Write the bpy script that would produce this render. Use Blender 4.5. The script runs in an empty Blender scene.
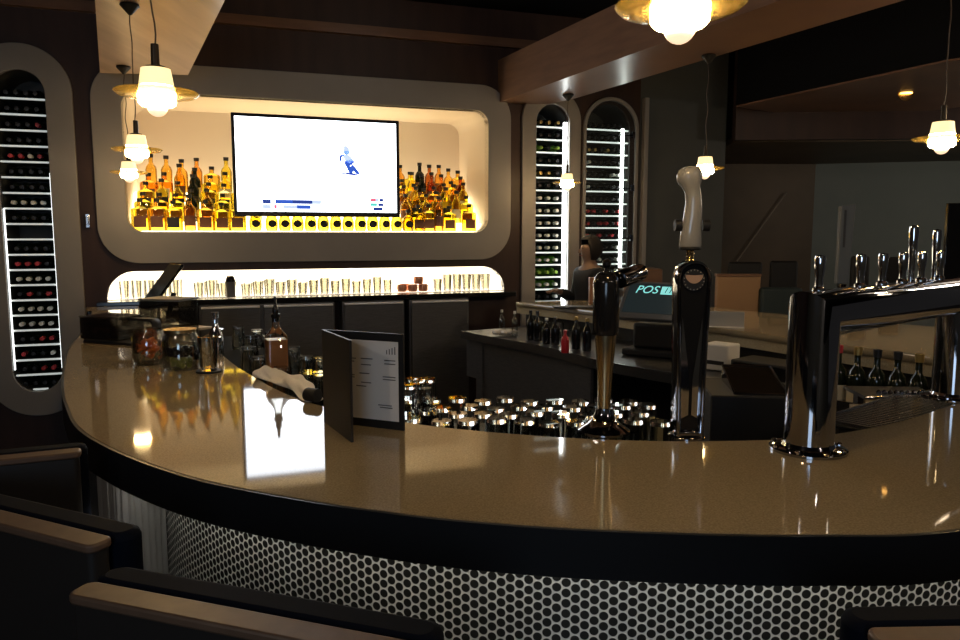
import bpy, bmesh, math, random
from mathutils import Vector, Matrix
random.seed(7)
R = math.radians
sc = bpy.context.scene
COL = sc.collection
ORD = ['first','second','third','fourth','fifth','sixth','seventh','eighth','ninth','tenth','eleventh','twelfth','thirteenth','fourteenth','fifteenth','sixteenth','seventeenth','eighteenth','nineteenth','twentieth']

# ------------------------------------------------------------------ camera maths (used once to survey the place)
CH = 1.57; CP = R(6.47); CF = 750.0
def ray(px, py):
    u = (px-480)/CF; v = (320-py)/CF
    return u, math.cos(CP)+v*math.sin(CP), -math.sin(CP)+v*math.cos(CP)
def pz(px, py, Z):
    a, b, c = ray(px, py); t = (Z-CH)/c; return (a*t, b*t)
def py_(px, py, Y):
    a, b, c = ray(px, py); t = Y/b; return (a*t, CH+c*t)
TH = math.atan(.338); WC = math.cos(TH); WS = math.sin(TH); W0 = 6.33
def W(s, d=0.0, z=0.0):      # s along the back wall, d into the wall
    return Vector((s*WC - d*WS, W0 + s*WS + d*WC, z))

# ------------------------------------------------------------------ helpers
def tag(o, label=None, cat=None, group=None, kind=None):
    if label: o['label'] = label
    if cat: o['category'] = cat
    if group: o['group'] = group
    if kind: o['kind'] = kind
    return o
def empty(name, loc, rz=0.0, label=None, cat=None, group=None):
    o = bpy.data.objects.new(name, None); COL.objects.link(o)
    o.location = loc; o.rotation_euler = (0, 0, rz); o.empty_display_size = .05
    return tag(o, label, cat, group)
class MB:
    def __init__(s): s.v = []; s.f = []; s.mi = []; s.uv = None
    def add(s, vs, fs, m=0):
        n = len(s.v); s.v += [tuple(p) for p in vs]
        for f in fs: s.f.append([i+n for i in f]); s.mi.append(m)
        return s
    def box(s, x0, x1, y0, y1, z0, z1, m=0, M=None):
        vs = [(x0,y0,z0),(x1,y0,z0),(x1,y1,z0),(x0,y1,z0),(x0,y0,z1),(x1,y0,z1),(x1,y1,z1),(x0,y1,z1)]
        if M: vs = [M @ Vector(p) for p in vs]
        return s.add(vs, [(0,3,2,1),(4,5,6,7),(0,1,5,4),(1,2,6,5),(2,3,7,6),(3,0,4,7)], m)
    def lathe(s, prof, seg=20, m=0, M=None, cx=0, cy=0, sx=1, sy=1):
        vs = []; fs = []; k = len(prof)
        for r, z in prof:
            for i in range(seg):
                a = 2*math.pi*i/seg
                vs.append((cx+sx*r*math.cos(a), cy+sy*r*math.sin(a), z))
        for j in range(k-1):
            for i in range(seg):
                a = j*seg+i; b = j*seg+(i+1) % seg
                fs.append((a, b, b+seg, a+seg))
        if prof[0][0] > 1e-6: fs.append(tuple(range(seg))[::-1])
        if prof[-1][0] > 1e-6: fs.append(tuple(range((k-1)*seg, k*seg)))
        if M: vs = [M @ Vector(p) for p in vs]
        return s.add(vs, fs, m)
    def tube(s, pts, r, seg=10, m=0, caps=True):
        pts = [Vector(p) for p in pts]; vs = []; fs = []
        rr = r if isinstance(r, (list, tuple)) else [r]*len(pts)
        up = Vector((0,0,1)); prev = None
        for i, p in enumerate(pts):
            t = (pts[min(i+1, len(pts)-1)] - pts[max(i-1, 0)]).normalized()
            if prev is None:
                a = up if abs(t.z) < .9 else Vector((1,0,0))
                n = (a - t*a.dot(t)).normalized()
            else: n = (prev - t*prev.dot(t)).normalized()
            prev = n; b = t.cross(n)
            for k in range(seg):
                an = 2*math.pi*k/seg
                vs.append(p + (n*math.cos(an) + b*math.sin(an))*rr[i])
        for j in range(len(pts)-1):
            for k in range(seg):
                a = j*seg+k; b2 = j*seg+(k+1) % seg
                fs.append((a, b2, b2+seg, a+seg))
        if caps:
            fs.append(tuple(range(seg))[::-1]); fs.append(tuple(range((len(pts)-1)*seg, len(pts)*seg)))
        return s.add(vs, fs, m)
    def prism(s, poly, z0, z1, m=0, M=None):
        n = len(poly)
        vs = [(x,y,z0) for x,y in poly] + [(x,y,z1) for x,y in poly]
        fs = [tuple(range(n))[::-1], tuple(range(n, 2*n))] + [(i,(i+1) % n, n+(i+1) % n, n+i) for i in range(n)]
        if M: vs = [M @ Vector(p) for p in vs]
        return s.add(vs, fs, m)
    def build(s, name, mat, parent=None, smooth=True, bevel=0, loc=None, rz=None, ang=35, sub=0, fix=True):
        me = bpy.data.meshes.new(name); me.from_pydata(s.v, [], s.f)
        for mm in (mat if isinstance(mat, (list, tuple)) else [mat]): me.materials.append(mm)
        for p, i in zip(me.polygons, s.mi): p.material_index = i
        if fix:
            bm = bmesh.new(); bm.from_mesh(me); bmesh.ops.recalc_face_normals(bm, faces=bm.faces); bm.to_mesh(me); bm.free()
        if smooth:
            for p in me.polygons: p.use_smooth = True
            me.set_sharp_from_angle(angle=R(ang))
        o = bpy.data.objects.new(name, me); COL.objects.link(o)
        if parent: o.parent = parent
        if loc is not None: o.location = loc
        if rz is not None: o.rotation_euler = (0,0,rz)
        if bevel:
            b = o.modifiers.new('bevel','BEVEL'); b.width = bevel; b.segments = 2; b.limit_method = 'ANGLE'; b.angle_limit = R(40)
        if sub:
            b = o.modifiers.new('sub','SUBSURF'); b.levels = sub; b.render_levels = sub
        return o
def plate(name, outlines, y0, y1, mat, parent=None, bevel=0.0, loc=None, rz=None):
    """outlines in (x,z); the first is the rim, the others holes; slab between y0 and y1"""
    cu = bpy.data.curves.new(name, 'CURVE'); cu.dimensions = '2D'; cu.fill_mode = 'BOTH'
    cu.extrude = abs(y1-y0)/2 - bevel; cu.bevel_depth = bevel; cu.bevel_resolution = 1; cu.offset = -bevel
    for o in outlines:
        sp = cu.splines.new('POLY'); sp.points.add(len(o)-1); sp.use_cyclic_u = True
        for i, (x, z) in enumerate(o): sp.points[i].co = (x, z, 0, 1)
    ob = bpy.data.objects.new('tmp', cu); COL.objects.link(ob)
    dg = bpy.context.evaluated_depsgraph_get()
    me = bpy.data.meshes.new_from_object(ob.evaluated_get(dg))
    bpy.data.objects.remove(ob)
    yc = (y0+y1)/2
    for v in me.vertices: v.co = Vector((v.co.x, yc+v.co.z, v.co.y))
    bm = bmesh.new(); bm.from_mesh(me); bmesh.ops.remove_doubles(bm, verts=bm.verts, dist=1e-5)
    bmesh.ops.recalc_face_normals(bm, faces=bm.faces); bm.to_mesh(me); bm.free()
    me.materials.clear(); me.materials.append(mat); me.name = name
    o = bpy.data.objects.new(name, me); COL.objects.link(o)
    if parent: o.parent = parent
    if loc is not None: o.location = loc
    if rz is not None: o.rotation_euler = (0,0,rz)
    return o
def rrect(x0, x1, z0, z1, r, n=10):
    rs = r if isinstance(r, (tuple, list)) else (r,)*4      # bl, br, tr, tl
    pts = []
    for (cx, cz, a0, q) in ((x0+rs[0], z0+rs[0], 180, rs[0]), (x1-rs[1], z0+rs[1], 270, rs[1]), (x1-rs[2], z1-rs[2], 0, rs[2]), (x0+rs[3], z1-rs[3], 90, rs[3])):
        if q < 1e-4: pts.append((cx, cz)); continue
        for i in range(n+1):
            a = R(a0+90*i/n); pts.append((cx+q*math.cos(a), cz+q*math.sin(a)))
    return pts
def liner(name, outline, y0, y1, mat, parent):
    n = len(outline); m = MB()
    m.add([(x,y0,z) for x,z in outline]+[(x,y1,z) for x,z in outline], [(i,(i+1) % n, n+(i+1) % n, n+i) for i in range(n)]+[tuple(range(n,2*n))])
    return m.build(name, mat, parent, ang=30, fix=False)
def cat(pts, n=8):
    out = []
    P = [Vector(p) for p in pts]
    for i in range(len(P)-1):
        p0 = P[max(i-1,0)]; p1 = P[i]; p2 = P[i+1]; p3 = P[min(i+2, len(P)-1)]
        for k in range(n):
            t = k/n
            out.append(.5*((2*p1)+(-p0+p2)*t+(2*p0-5*p1+4*p2-p3)*t*t+(-p0+3*p1-3*p2+p3)*t**3))
    out.append(P[-1]); return out
def offset(path, d):     # to the left of travel
    out = []
    for i, p in enumerate(path):
        t = (path[min(i+1,len(path)-1)]-path[max(i-1,0)]).normalized()
        out.append(p + Vector((-t.y, t.x))*d)
    return out
def text_mesh(name, body, size, mat, parent, M, ext=.0006, shear=0, align='CENTER'):
    cu = bpy.data.curves.new(name, 'FONT'); cu.body = body; cu.size = size; cu.extrude = ext; cu.shear = shear
    cu.align_x = align; cu.align_y = 'CENTER'
    ob = bpy.data.objects.new('tmp', cu); COL.objects.link(ob)
    me = bpy.data.meshes.new_from_object(ob.evaluated_get(bpy.context.evaluated_depsgraph_get()))
    bpy.data.objects.remove(ob); me.transform(M); me.materials.clear(); me.materials.append(mat)
    o = bpy.data.objects.new(name, me); COL.objects.link(o); o.parent = parent; return o
def copy_tree(o, parent=None):
    c = o.copy(); COL.objects.link(c); c.parent = parent
    for ch in list(o.children): copy_tree(ch, c)
    return c

# ------------------------------------------------------------------ materials
def mat(name, col, rough=.5, metal=0, emis=None, es=0, trans=0, ior=1.45, coat=0, spec=None, alpha=1):
    m = bpy.data.materials.new(name); m.use_nodes = True; b = m.node_tree.nodes['Principled BSDF']
    b.inputs['Base Color'].default_value = (*col, 1); b.inputs['Roughness'].default_value = rough
    b.inputs['Metallic'].default_value = metal; b.inputs['IOR'].default_value = ior
    b.inputs['Transmission Weight'].default_value = trans; b.inputs['Coat Weight'].default_value = coat
    b.inputs['Coat Roughness'].default_value = .05
    if emis: b.inputs['Emission Color'].default_value = (*emis, 1); b.inputs['Emission Strength'].default_value = es
    if spec is not None: b.inputs['Specular IOR Level'].default_value = spec
    return m
def ramp_mat(name, c0, c1, scale, rough=.5, stretch=(1,1,1), detail=4, bump=0, metal=0, coat=0, lo=.35, hi=.65, kind='noise'):
    m = mat(name, c0, rough, metal, coat=coat); nt = m.node_tree; b = nt.nodes['Principled BSDF']
    tc = nt.nodes.new('ShaderNodeTexCoord'); mp = nt.nodes.new('ShaderNodeMapping'); mp.inputs['Scale'].default_value = stretch
    n = nt.nodes.new('ShaderNodeTexNoise'); n.inputs['Scale'].default_value = scale; n.inputs['Detail'].default_value = detail
    r = nt.nodes.new('ShaderNodeValToRGB'); r.color_ramp.elements[0].position = lo; r.color_ramp.elements[1].position = hi
    r.color_ramp.elements[0].color = (*c0,1); r.color_ramp.elements[1].color = (*c1,1)
    nt.links.new(tc.outputs['Object'], mp.inputs['Vector']); nt.links.new(mp.outputs[0], n.inputs['Vector'])
    nt.links.new(n.outputs['Fac'], r.inputs[0]); nt.links.new(r.outputs[0], b.inputs['Base Color'])
    if bump:
        bp = nt.nodes.new('ShaderNodeBump'); bp.inputs['Strength'].default_value = bump; bp.inputs['Distance'].default_value = .002
        nt.links.new(n.outputs['Fac'], bp.inputs['Height']); nt.links.new(bp.outputs[0], b.inputs['Normal'])
    return m
def tile_mat():
    m = mat('penny_tile', (.5,.5,.5), .35); nt = m.node_tree; b = nt.nodes['Principled BSDF']; L = nt.links.new
    def M(op, a, c=None, v=None):
        n = nt.nodes.new('ShaderNodeMath'); n.operation = op
        if isinstance(a, (int,float)): n.inputs[0].default_value = a
        else: L(a, n.inputs[0])
        if c is not None:
            if isinstance(c, (int,float)): n.inputs[1].default_value = c
            else: L(c, n.inputs[1])
        return n.outputs[0]
    p = .0225
    uv = nt.nodes.new('ShaderNodeUVMap'); uv.uv_map = 'UVMap'
    sx = nt.nodes.new('ShaderNodeSeparateXYZ'); L(uv.outputs[0], sx.inputs[0])
    Lx = p*math.sqrt(3)
    def dist(off):
        a = M('MULTIPLY', M('SUBTRACT', M('FRACT', M('ADD', M('DIVIDE', sx.outputs[0], Lx), off)), .5), Lx)
        c = M('MULTIPLY', M('SUBTRACT', M('FRACT', M('ADD', M('DIVIDE', sx.outputs[1], p), off)), .5), p)
        return M('SQRT', M('ADD', M('MULTIPLY', a, a), M('MULTIPLY', c, c)))
    d = M('MINIMUM', dist(0.0), dist(.5))
    mr = nt.nodes.new('ShaderNodeMapRange'); L(d, mr.inputs['Value'])
    mr.inputs['From Min'].default_value = p*.40; mr.inputs['From Max'].default_value = p*.45
    mx = nt.nodes.new('ShaderNodeMix'); mx.data_type = 'RGBA'; L(mr.outputs[0], mx.inputs['Factor'])
    mx.inputs['A'].default_value = (.022,.022,.02,1); mx.inputs['B'].default_value = (.72,.72,.68,1)
    L(mx.outputs['Result'], b.inputs['Base Color'])
    bp = nt.nodes.new('ShaderNodeBump'); bp.inputs['Distance'].default_value = .002; bp.inputs['Strength'].default_value = .6; bp.invert = True
    L(mr.outputs[0], bp.inputs['Height']); L(bp.outputs[0], b.inputs['Normal'])
    mt = nt.nodes.new('ShaderNodeMapRange'); L(mr.outputs[0], mt.inputs['Value']); mt.inputs['To Min'].default_value = .25; mt.inputs['To Max'].default_value = .5
    L(mt.outputs[0], b.inputs['Roughness'])
    return m
MT = {}
MT['quartz'] = ramp_mat('speckled_quartz', (.25,.195,.115), (.35,.28,.175), 260, rough=.045, detail=2)
MT['quartz_edge'] = ramp_mat('quartz_edge', (.38,.31,.19), (.5,.42,.27), 200, rough=.2, detail=2)
MT['blackedge'] = mat('black_edge', (.012,.012,.013), .35)
MT['black'] = mat('matte_black', (.008,.008,.009), .6)
MT['blackgloss'] = mat('gloss_black', (.01,.01,.011), .12)
MT['chrome'] = mat('chrome', (.75,.75,.77), .06, 1)
MT['darkchrome'] = mat('dark_chrome', (.28,.28,.3), .1, 1)
MT['brass'] = mat('brass', (.62,.48,.26), .25, 1)
MT['steel'] = ramp_mat('brushed_steel', (.13,.13,.135), (.2,.2,.205), 30, rough=.34, stretch=(1,1,25), metal=1)
MT['steeldoor'] = ramp_mat('cooler_steel', (.10,.10,.105), (.14,.14,.145), 20, rough=.42, stretch=(1,1,20), metal=.6)
MT['trimsteel'] = mat('trim_steel', (.6,.6,.62), .22, 1)
MT['frame'] = ramp_mat('grey_panel', (.29,.275,.26), (.32,.30,.285), 3, rough=.42)
MT['espresso'] = ramp_mat('espresso_wood', (.032,.015,.012), (.05,.024,.018), 8, rough=.5, stretch=(1,1,.15))
MT['wood'] = ramp_mat('warm_wood', (.17,.093,.06), (.215,.12,.075), 3, rough=.28, stretch=(1.2,1.2,9), detail=6)
MT['woodpale'] = ramp_mat('pale_wood', (.42,.28,.18), (.55,.39,.26), 2.2, rough=.3, stretch=(5,.5,5), detail=8)
MT['cream'] = mat('cream_liner', (.80,.70,.60), .55)
MT['black_ceiling'] = mat('black_ceiling', (.005,.005,.006), .9, spec=.15)
MT['floor'] = ramp_mat('dark_floor', (.03,.026,.022), (.05,.043,.036), 5, rough=.4)
MT['greywall'] = ramp_mat('dark_grey_wall', (.075,.08,.078), (.09,.095,.09), 2, rough=.6)
MT['bluewall'] = ramp_mat('blue_grey_wall', (.22,.26,.25), (.25,.29,.28), 1.5, rough=.6)
MT['brownwall'] = ramp_mat('dim_brown_wall', (.10,.075,.05), (.19,.135,.085), .8, rough=.5)
MT['tile'] = tile_mat()
MT['ribbed'] = mat('ribbed_metal', (.55,.55,.54), .35, .35)
MT['leather'] = mat('navy_leather', (.004,.006,.012), .7, spec=.06)
MT['tanleather'] = ramp_mat('tan_leather', (.115,.068,.042), (.145,.088,.055), 30, rough=.45)
MT['shell'] = mat('stool_shell', (.02,.017,.015), .5)
MT['step'] = mat('lit_step', (.9,.85,.7), .5, emis=(1,.84,.52), es=3.8)
MT['litback'] = mat('lit_back', (.95,.92,.85), .5, emis=(1,.88,.68), es=1.12)
MT['led'] = mat('led_strip', (1,1,1), .5, emis=(.95,1,.97), es=9)
MT['leddim'] = mat('led_strip_dim', (1,1,1), .5, emis=(.95,1,.97), es=2.2)
MT['ledwarm'] = mat('led_warm', (1,1,1), .5, emis=(1,.97,.9), es=15)
MT['shelfedge'] = mat('shelf_edge_glow', (.8,.82,.8), .4, emis=(.9,1,.95), es=.85)  # glow put into the shelf edges, imitating light caught from the strips
MT['shelfdim'] = mat('shelf_edge_glow_dim', (.8,.82,.8), .4, emis=(.9,1,.97), es=.4)  # weaker painted edge glow for the left cabinet
MT['cabin'] = mat('cabinet_inside', (.07,.075,.075), .5)
MT['cabback'] = mat('cabinet_back', (.05,.06,.055), .3)
MT['bulb'] = mat('bulb', (1,.9,.7), .4, emis=(1,.66,.42), es=1.3)
MT['cup'] = mat('cup_glow', (1,.9,.7), .3, emis=(1,.68,.32), es=90)
MT['neck'] = mat('cup_top', (1,.85,.6), .3, emis=(1,.74,.36), es=1.35)
MT['paper'] = ramp_mat('menu_paper', (.84,.80,.74), (.88,.84,.78), 4, rough=.6)
MT['ink'] = mat('ink', (.12,.1,.09), .6)
MT['white'] = mat('white_plastic', (.75,.73,.68), .4)
MT['towel'] = ramp_mat('towel', (.78,.72,.62), (.86,.8,.7), 180, rough=.95, bump=.6)
MT['tv'] = mat('tv_bezel', (.008,.008,.01), .25)
MT['screen'] = mat('tv_picture', (1,1,1), .3, emis=(.86,.92,1), es=5.5)
def em(name, c, s=1): return mat(name, tuple(min(1, x) for x in c), .4, emis=c, es=s)
MT['tvblue'] = em('tv_blue', (.03,.10,.55)); MT['tvlight'] = em('tv_pale', (.55,.68,.95)); MT['tvred'] = em('tv_red', (.8,.15,.25))
MT['tvteal'] = em('tv_teal', (.1,.62,.55)); MT['tvnavy'] = em('tv_navy', (.02,.05,.28))
MT['poslit'] = em('pos_lit', (.25,.75,.72), .9); MT['posscr'] = mat('pos_screen', (.03,.045,.05), .15, emis=(.05,.075,.085), es=.15)
MT['green'] = mat('olive_green', (.38,.42,.10), .4); MT['dark_fruit'] = mat('dark_fruit', (.02,.012,.012), .35); MT['orange'] = mat('orange_peel', (.95,.24,.05), .4)
MT['sauce'] = ramp_mat('brown_mix', (.55,.22,.08), (.65,.28,.11), 12, rough=.25)
MT['copper'] = mat('copper', (.8,.36,.22), .25, .4)
MT['ceramic'] = mat('white_ceramic', (.29,.28,.26), .2, coat=.5)
MT['skin'] = mat('skin', (.22,.13,.085), .6); MT['hair'] = mat('dark_hair', (.012,.009,.008), .8); MT['cloth'] = mat('black_cloth', (.012,.012,.013), .8)
def glassmat(name, col, gloss=.12, rough=.03):
    """thin-walled glass: see-through with a fresnel gloss"""
    m = bpy.data.materials.new(name); m.use_nodes = True; nt = m.node_tree; nt.nodes.clear(); L = nt.links.new
    out = nt.nodes.new('ShaderNodeOutputMaterial'); mx = nt.nodes.new('ShaderNodeMixShader'); t = nt.nodes.new('ShaderNodeBsdfTransparent')
    g = nt.nodes.new('ShaderNodeBsdfGlossy'); g.inputs['Roughness'].default_value = rough; t.inputs[0].default_value = (*col, 1)
    f = nt.nodes.new('ShaderNodeLayerWeight'); f.inputs['Blend'].default_value = .35
    mr = nt.nodes.new('ShaderNodeMapRange'); mr.inputs['To Min'].default_value = gloss; mr.inputs['To Max'].default_value = .85
    L(f.outputs['Fresnel'], mr.inputs['Value']); L(mr.outputs[0], mx.inputs[0]); L(t.outputs[0], mx.inputs[1]); L(g.outputs[0], mx.inputs[2]); L(mx.outputs[0], out.inputs[0])
    return m
MT['glass'] = glassmat('clear_glass', (.88,.9,.88), .1)
MT['jar'] = glassmat('jar_glass', (.9,.9,.86), .05)
MT['brim'] = glassmat('brim_glass', (.92,.80,.45), .15, .12)
_nt = MT['brim'].node_tree; _o = _nt.nodes['Material Output']; _sh = _o.inputs[0].links[0].from_socket
_tl = _nt.nodes.new('ShaderNodeBsdfTranslucent'); _tl.inputs[0].default_value = (.9,.72,.3,1); _df = _nt.nodes.new('ShaderNodeBsdfDiffuse'); _df.inputs[0].default_value = (.7,.55,.25,1)
_a = _nt.nodes.new('ShaderNodeAddShader'); _m = _nt.nodes.new('ShaderNodeMixShader'); _m.inputs[0].default_value = .05
_nt.links.new(_tl.outputs[0], _a.inputs[0]); _nt.links.new(_df.outputs[0], _a.inputs[1]); _nt.links.new(_sh, _m.inputs[1]); _nt.links.new(_a.outputs[0], _m.inputs[2]); _nt.links.new(_m.outputs[0], _o.inputs[0])
MT['acrylic'] = glassmat('smoky_acrylic', (.78,.76,.72), .08, .05)
MT['rg'] = mat('drink_glass', (.95,.97,.95), .01, trans=1, ior=1.48)
def liquor(name, col):
    return mat(name, col, .06, trans=1, ior=1.33)
LQ = [glassmat('amber', (1,.76,.26), .03), glassmat('gold', (1,.88,.26), .03), glassmat('honey', (.98,.66,.24), .03), glassmat('rust', (.72,.38,.16), .03), mat('green_bottle', (.012,.016,.008), .08), glassmat('pale', (1,.93,.66), .03)]
MT['wineglass'] = mat('wine_bottle_glass', (.012,.018,.012), .08); MT['winegreen'] = mat('wine_green', (.10,.26,.03), .1)
MT['lab1'] = mat('label_brown', (.16,.06,.03), .6); MT['lab2'] = mat('label_black', (.012,.01,.01), .5); MT['lab3'] = mat('label_cream', (.7,.6,.4), .6)
CAPS = {'red': mat('cap_red', (.55,.05,.06), .35), 'white': mat('cap_white', (.75,.75,.7), .4), 'black': mat('cap_black', (.02,.02,.022), .35), 'gold': mat('cap_gold', (.7,.5,.18), .3, .8), 'green': mat('cap_green', (.25,.42,.06), .4)}

# ------------------------------------------------------------------ camera
cam = bpy.data.cameras.new('camera'); cam.sensor_width = 36; cam.lens = CF/960*36; cam.clip_start = .05
co = bpy.data.objects.new('camera', cam); COL.objects.link(co); co.location = (0,0,CH); co.rotation_euler = (math.pi/2-CP, 0, 0)
sc.camera = co
w = bpy.data.worlds.new('world'); sc.world = w; w.use_nodes = True
w.node_tree.nodes['Background'].inputs[0].default_value = (.9,.85,.85,1); w.node_tree.nodes['Background'].inputs[1].default_value = .02
sc.view_settings.view_transform = 'Standard'; sc.view_settings.look = 'None'; sc.view_settings.gamma = 1; sc.view_settings.exposure = 0
sc.cycles.use_denoising = True; sc.cycles.sample_clamp_indirect = 6; sc.cycles.caustics_reflective = False; sc.cycles.caustics_refractive = False
sc.cycles.max_bounces = 14; sc.cycles.transmission_bounces = 10; sc.cycles.transparent_max_bounces = 24; sc.cycles.blur_glossy = .5

def plight(name, loc, e, c, r=.12):
    l = bpy.data.lights.new(name, 'POINT'); l.energy = e; l.color = c; l.shadow_soft_size = r
    o = bpy.data.objects.new(name, l); COL.objects.link(o); o.location = loc
plight('fill_light', (-2.2,-1.2,2.9), 27, (1,.84,.72)); plight('fill_light', (2.6,-1.0,2.9), 30, (1,.85,.74)); plight('fill_light', (3.6,2.2,2.4), 14, (1,.82,.62))  # unseen fill lights, added to lift the dark panels and bar
plight('fill_light', (5.2,6.0,2.2), 20, (1,.88,.72)); plight('fill_light', (2.75,3.2,2.1), 18, (1,.76,.48), .06); plight('fill_light', (0.2,3.6,3.3), 10, (1,.85,.7))  # more added fill, for the rear walls, far counter and well
l = bpy.data.lights.new('blue_fill_light', 'AREA'); l.shape = 'RECTANGLE'; l.size = 1.2; l.size_y = .8; l.energy = 16; l.color = (.55,.75,1)  # unseen bluish area light, added for cool streaks on the chrome
o = bpy.data.objects.new('blue_fill_light', l); COL.objects.link(o); o.location = (-.6,-2.3,1.9); o.rotation_euler = (R(90),0,0)

# ------------------------------------------------------------------ SETTING
MB().box(-6, 9, -2.5, 13, -.05, 0).build('floor', MT['floor'])['kind'] = 'structure'
MB().box(-6, 9, -2.5, 13, 3.4, 3.45).build('ceiling', MT['black_ceiling'])['kind'] = 'structure'
MB().box(-6, -5.9, -2.5, 13, 0, 3.4).build('wall_left', MT['espresso'])['kind'] = 'structure'
MB().box(-6, 9, -2.6, -2.5, 0, 3.4).build('wall_front', MT['greywall'])['kind'] = 'structure'

LC = (-3.473, -3.163, .462, 2.688)      # left wine cabinet opening
C1 = (.492, .80, .462, 2.67)            # middle-right wine cabinet
C2 = (.965, 1.40, .462, 2.70)
NI = (-2.69, .063, 1.593, 2.585)
LD = (-2.85, .215, 1.10, 1.305)
o_lc = rrect(*LC, .154); o_c1 = rrect(*C1, .153); o_c2 = rrect(*C2, .21); o_ni = rrect(*NI, .11)
o_ld = rrect(*LD, (.004,.004,.19,.19))
wl = plate('wall_back', [rrect(-6, 1.5, 0, 3.4, 0), o_lc, o_c1, o_c2, o_ni, o_ld], 0.0, .06, MT['espresso'], None, loc=W(0), rz=TH)
wl['kind'] = 'structure'
# light grey rounded panels set on the dark wood wall
def panel(n, outl, hole, t=.035):
    p = plate(n, [outl, hole], -t, -.001, MT['frame'], None, bevel=.004, loc=W(0), rz=TH); p['kind'] = 'structure'; return p
panel('trim_1', rrect(-3.63, -2.995, .29, 2.86, .31, 16), o_lc)
panel('trim_2', rrect(-2.885, .262, 1.365, 2.79, .27, 12), o_ni)
panel('trim_3', rrect(.365, .905, .29, 2.80, .265, 16), o_c1)
# trim above and a small steel plate by the left panel
MB().box(-4.5, 1.5, -.05, 0, 3.10, 3.17).build('trim_4', MT['wood'], loc=W(0), rz=TH)['kind'] = 'structure'

# wine cabinets ------------------------------------------------------
def wine_bottle_proto():
    t = MB(); prof = [(.0,0),(.036,.004),(.037,.02),(.037,.19),(.03,.215),(.0145,.235),(.0135,.24)]
    Mx = Matrix.Rotation(R(90), 4, 'X')          # axis z -> -y : neck points to the viewer
    t.lathe(prof, 14, M=Mx)
    c = MB(); c.lathe([(.0142,.235),(.0148,.245),(.0146,.30),(.0,.301)], 12, M=Mx)
    return t, c
tb, cb = wine_bottle_proto()
protos = {}
for g in ('wineglass', 'winegreen'):
    for cn in CAPS:
        a = tb.build('wine_bottle', MT[g]); b = cb.build('foil_capsule', CAPS[cn], a); protos[(g, cn)] = (a, b)
used_proto = set()
def place_bottle(key, loc, label, group):
    a, b = protos[key]
    if key not in used_proto: used_proto.add(key); o = a
    else:
        o = a.copy(); COL.objects.link(o); c = b.copy(); COL.objects.link(c); c.parent = o
    o.location = loc; o.rotation_euler = (0, 0, TH); tag(o, label, 'wine bottle', group)
def wine_cabinet(box, outl, n, name, where, rowcaps, levels, edge, label, led, ledm, framed=None):
    x0, x1, z0, z1 = box; root = empty(name, W(0), TH, label, 'wine cabinet')
    liner('cabinet_lining', outl, .0, .42, MT['cabin'], root)
    r = (x1-x0)/2
    for i, z in enumerate(levels):
        inset = 0
        if z < z0+r*.9: q = (z0+r-z); inset = r-math.sqrt(max(0, r*r-q*q))
        if z > z1-r*.95: continue
        m = MB(); m.box(x0+inset+.004, x1-inset-.004, .02, .034, z-.006, z+.006, 0); m.box(x0+inset+.004, x1-inset-.004, .034, .4, z-.004, z+.004, 1)
        m.build('shelf', [MT[edge], MT['cabback']], root, smooth=False)
    for (lx, lw, za, zb) in led:
        MB().box(lx-lw/2, lx+lw/2, .008, .019, za, zb).build('light_strip', ledm, root, smooth=False)
    cnt = 0
    for i, z in enumerate(levels):
        if i >= len(rowcaps): break
        row = rowcaps[i]
        if not row or z > z1-r*.9+.02: continue
        xs0 = x0+.03; xs1 = x1-.04
        for k in range(n):
            if row[k % len(row)] == '-': continue
            x = xs0+(xs1-xs0)*(k+.5)/n
            g, cn = {'r':('wineglass','red'),'w':('wineglass','white'),'b':('wineglass','black'),'g':('winegreen','white'),'G':('winegreen','green'),'o':('wineglass','gold')}[row[k % len(row)]]
            loc = W(x, .335+random.uniform(-.008,.008), z+.042)
            place_bottle((g,cn), loc, f"{cn}-capped wine bottle, {ORD[k]} from left, {ORD[i]} shelf from top, {where}", 'wine bottles in the '+where)
    return root
LV = [2.50-.1068*i for i in range(20)]
wine_cabinet(LC, o_lc, 4, 'wine_cabinet', 'far left arched cabinet',
  ['bbbb','bbbb','bbbr','bbbb','rrwr','bbbb','bbbb','wwww','bbbb','','bbbb','rrrb','wwww','brbr','wwww','wwww','bbrr','rbbw','bbrr','bbbb'], LV, 'shelfdim',
  'tall arched wine cabinet with white shelves at the far left of the back wall', [(LC[0]+.006,.008,.62,1.75),(LC[1]-.006,.008,.62,2.0)], MT['leddim'])
LV1 = [2.485-.1068*i for i in range(20)]
wine_cabinet(C1, o_c1, 3, 'wine_cabinet', 'slim arched cabinet',
  ['ooo','bbb','GbG','bbb','oob','bbb','www','www','www','www','www','ggg','GGG','ggg','bbw','wbw','bbb','bbb','',''], LV1, 'shelfedge',
  'slim arched wine cabinet with a bright strip, set in a grey panel', [(C1[1]-.022,.034,.62,2.53)], MT['led'])
wine_cabinet(C2, o_c2, 6, 'wine_cabinet', 'glass-doored cabinet',
  ['bbbbbb','bbbbbb','oobobb','wbbbbb','bbbbww','wbbbbb','bbbbbb','rrbrbr','rbrrbr','rbrbrb','wbwbbw','bbwbbw','wbbbbw','bbbbbw','bbbbbb','bbbbbb','bbbbbb','','',''], LV1, 'shelfedge',
  'glass-doored arched wine cabinet with a bright light strip, right end of the back wall', [(1.335,.026,.62,2.5)], MT['led'])
for key, (a, b) in protos.items():
    if key not in used_proto: bpy.data.objects.remove(b); bpy.data.objects.remove(a)
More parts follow.
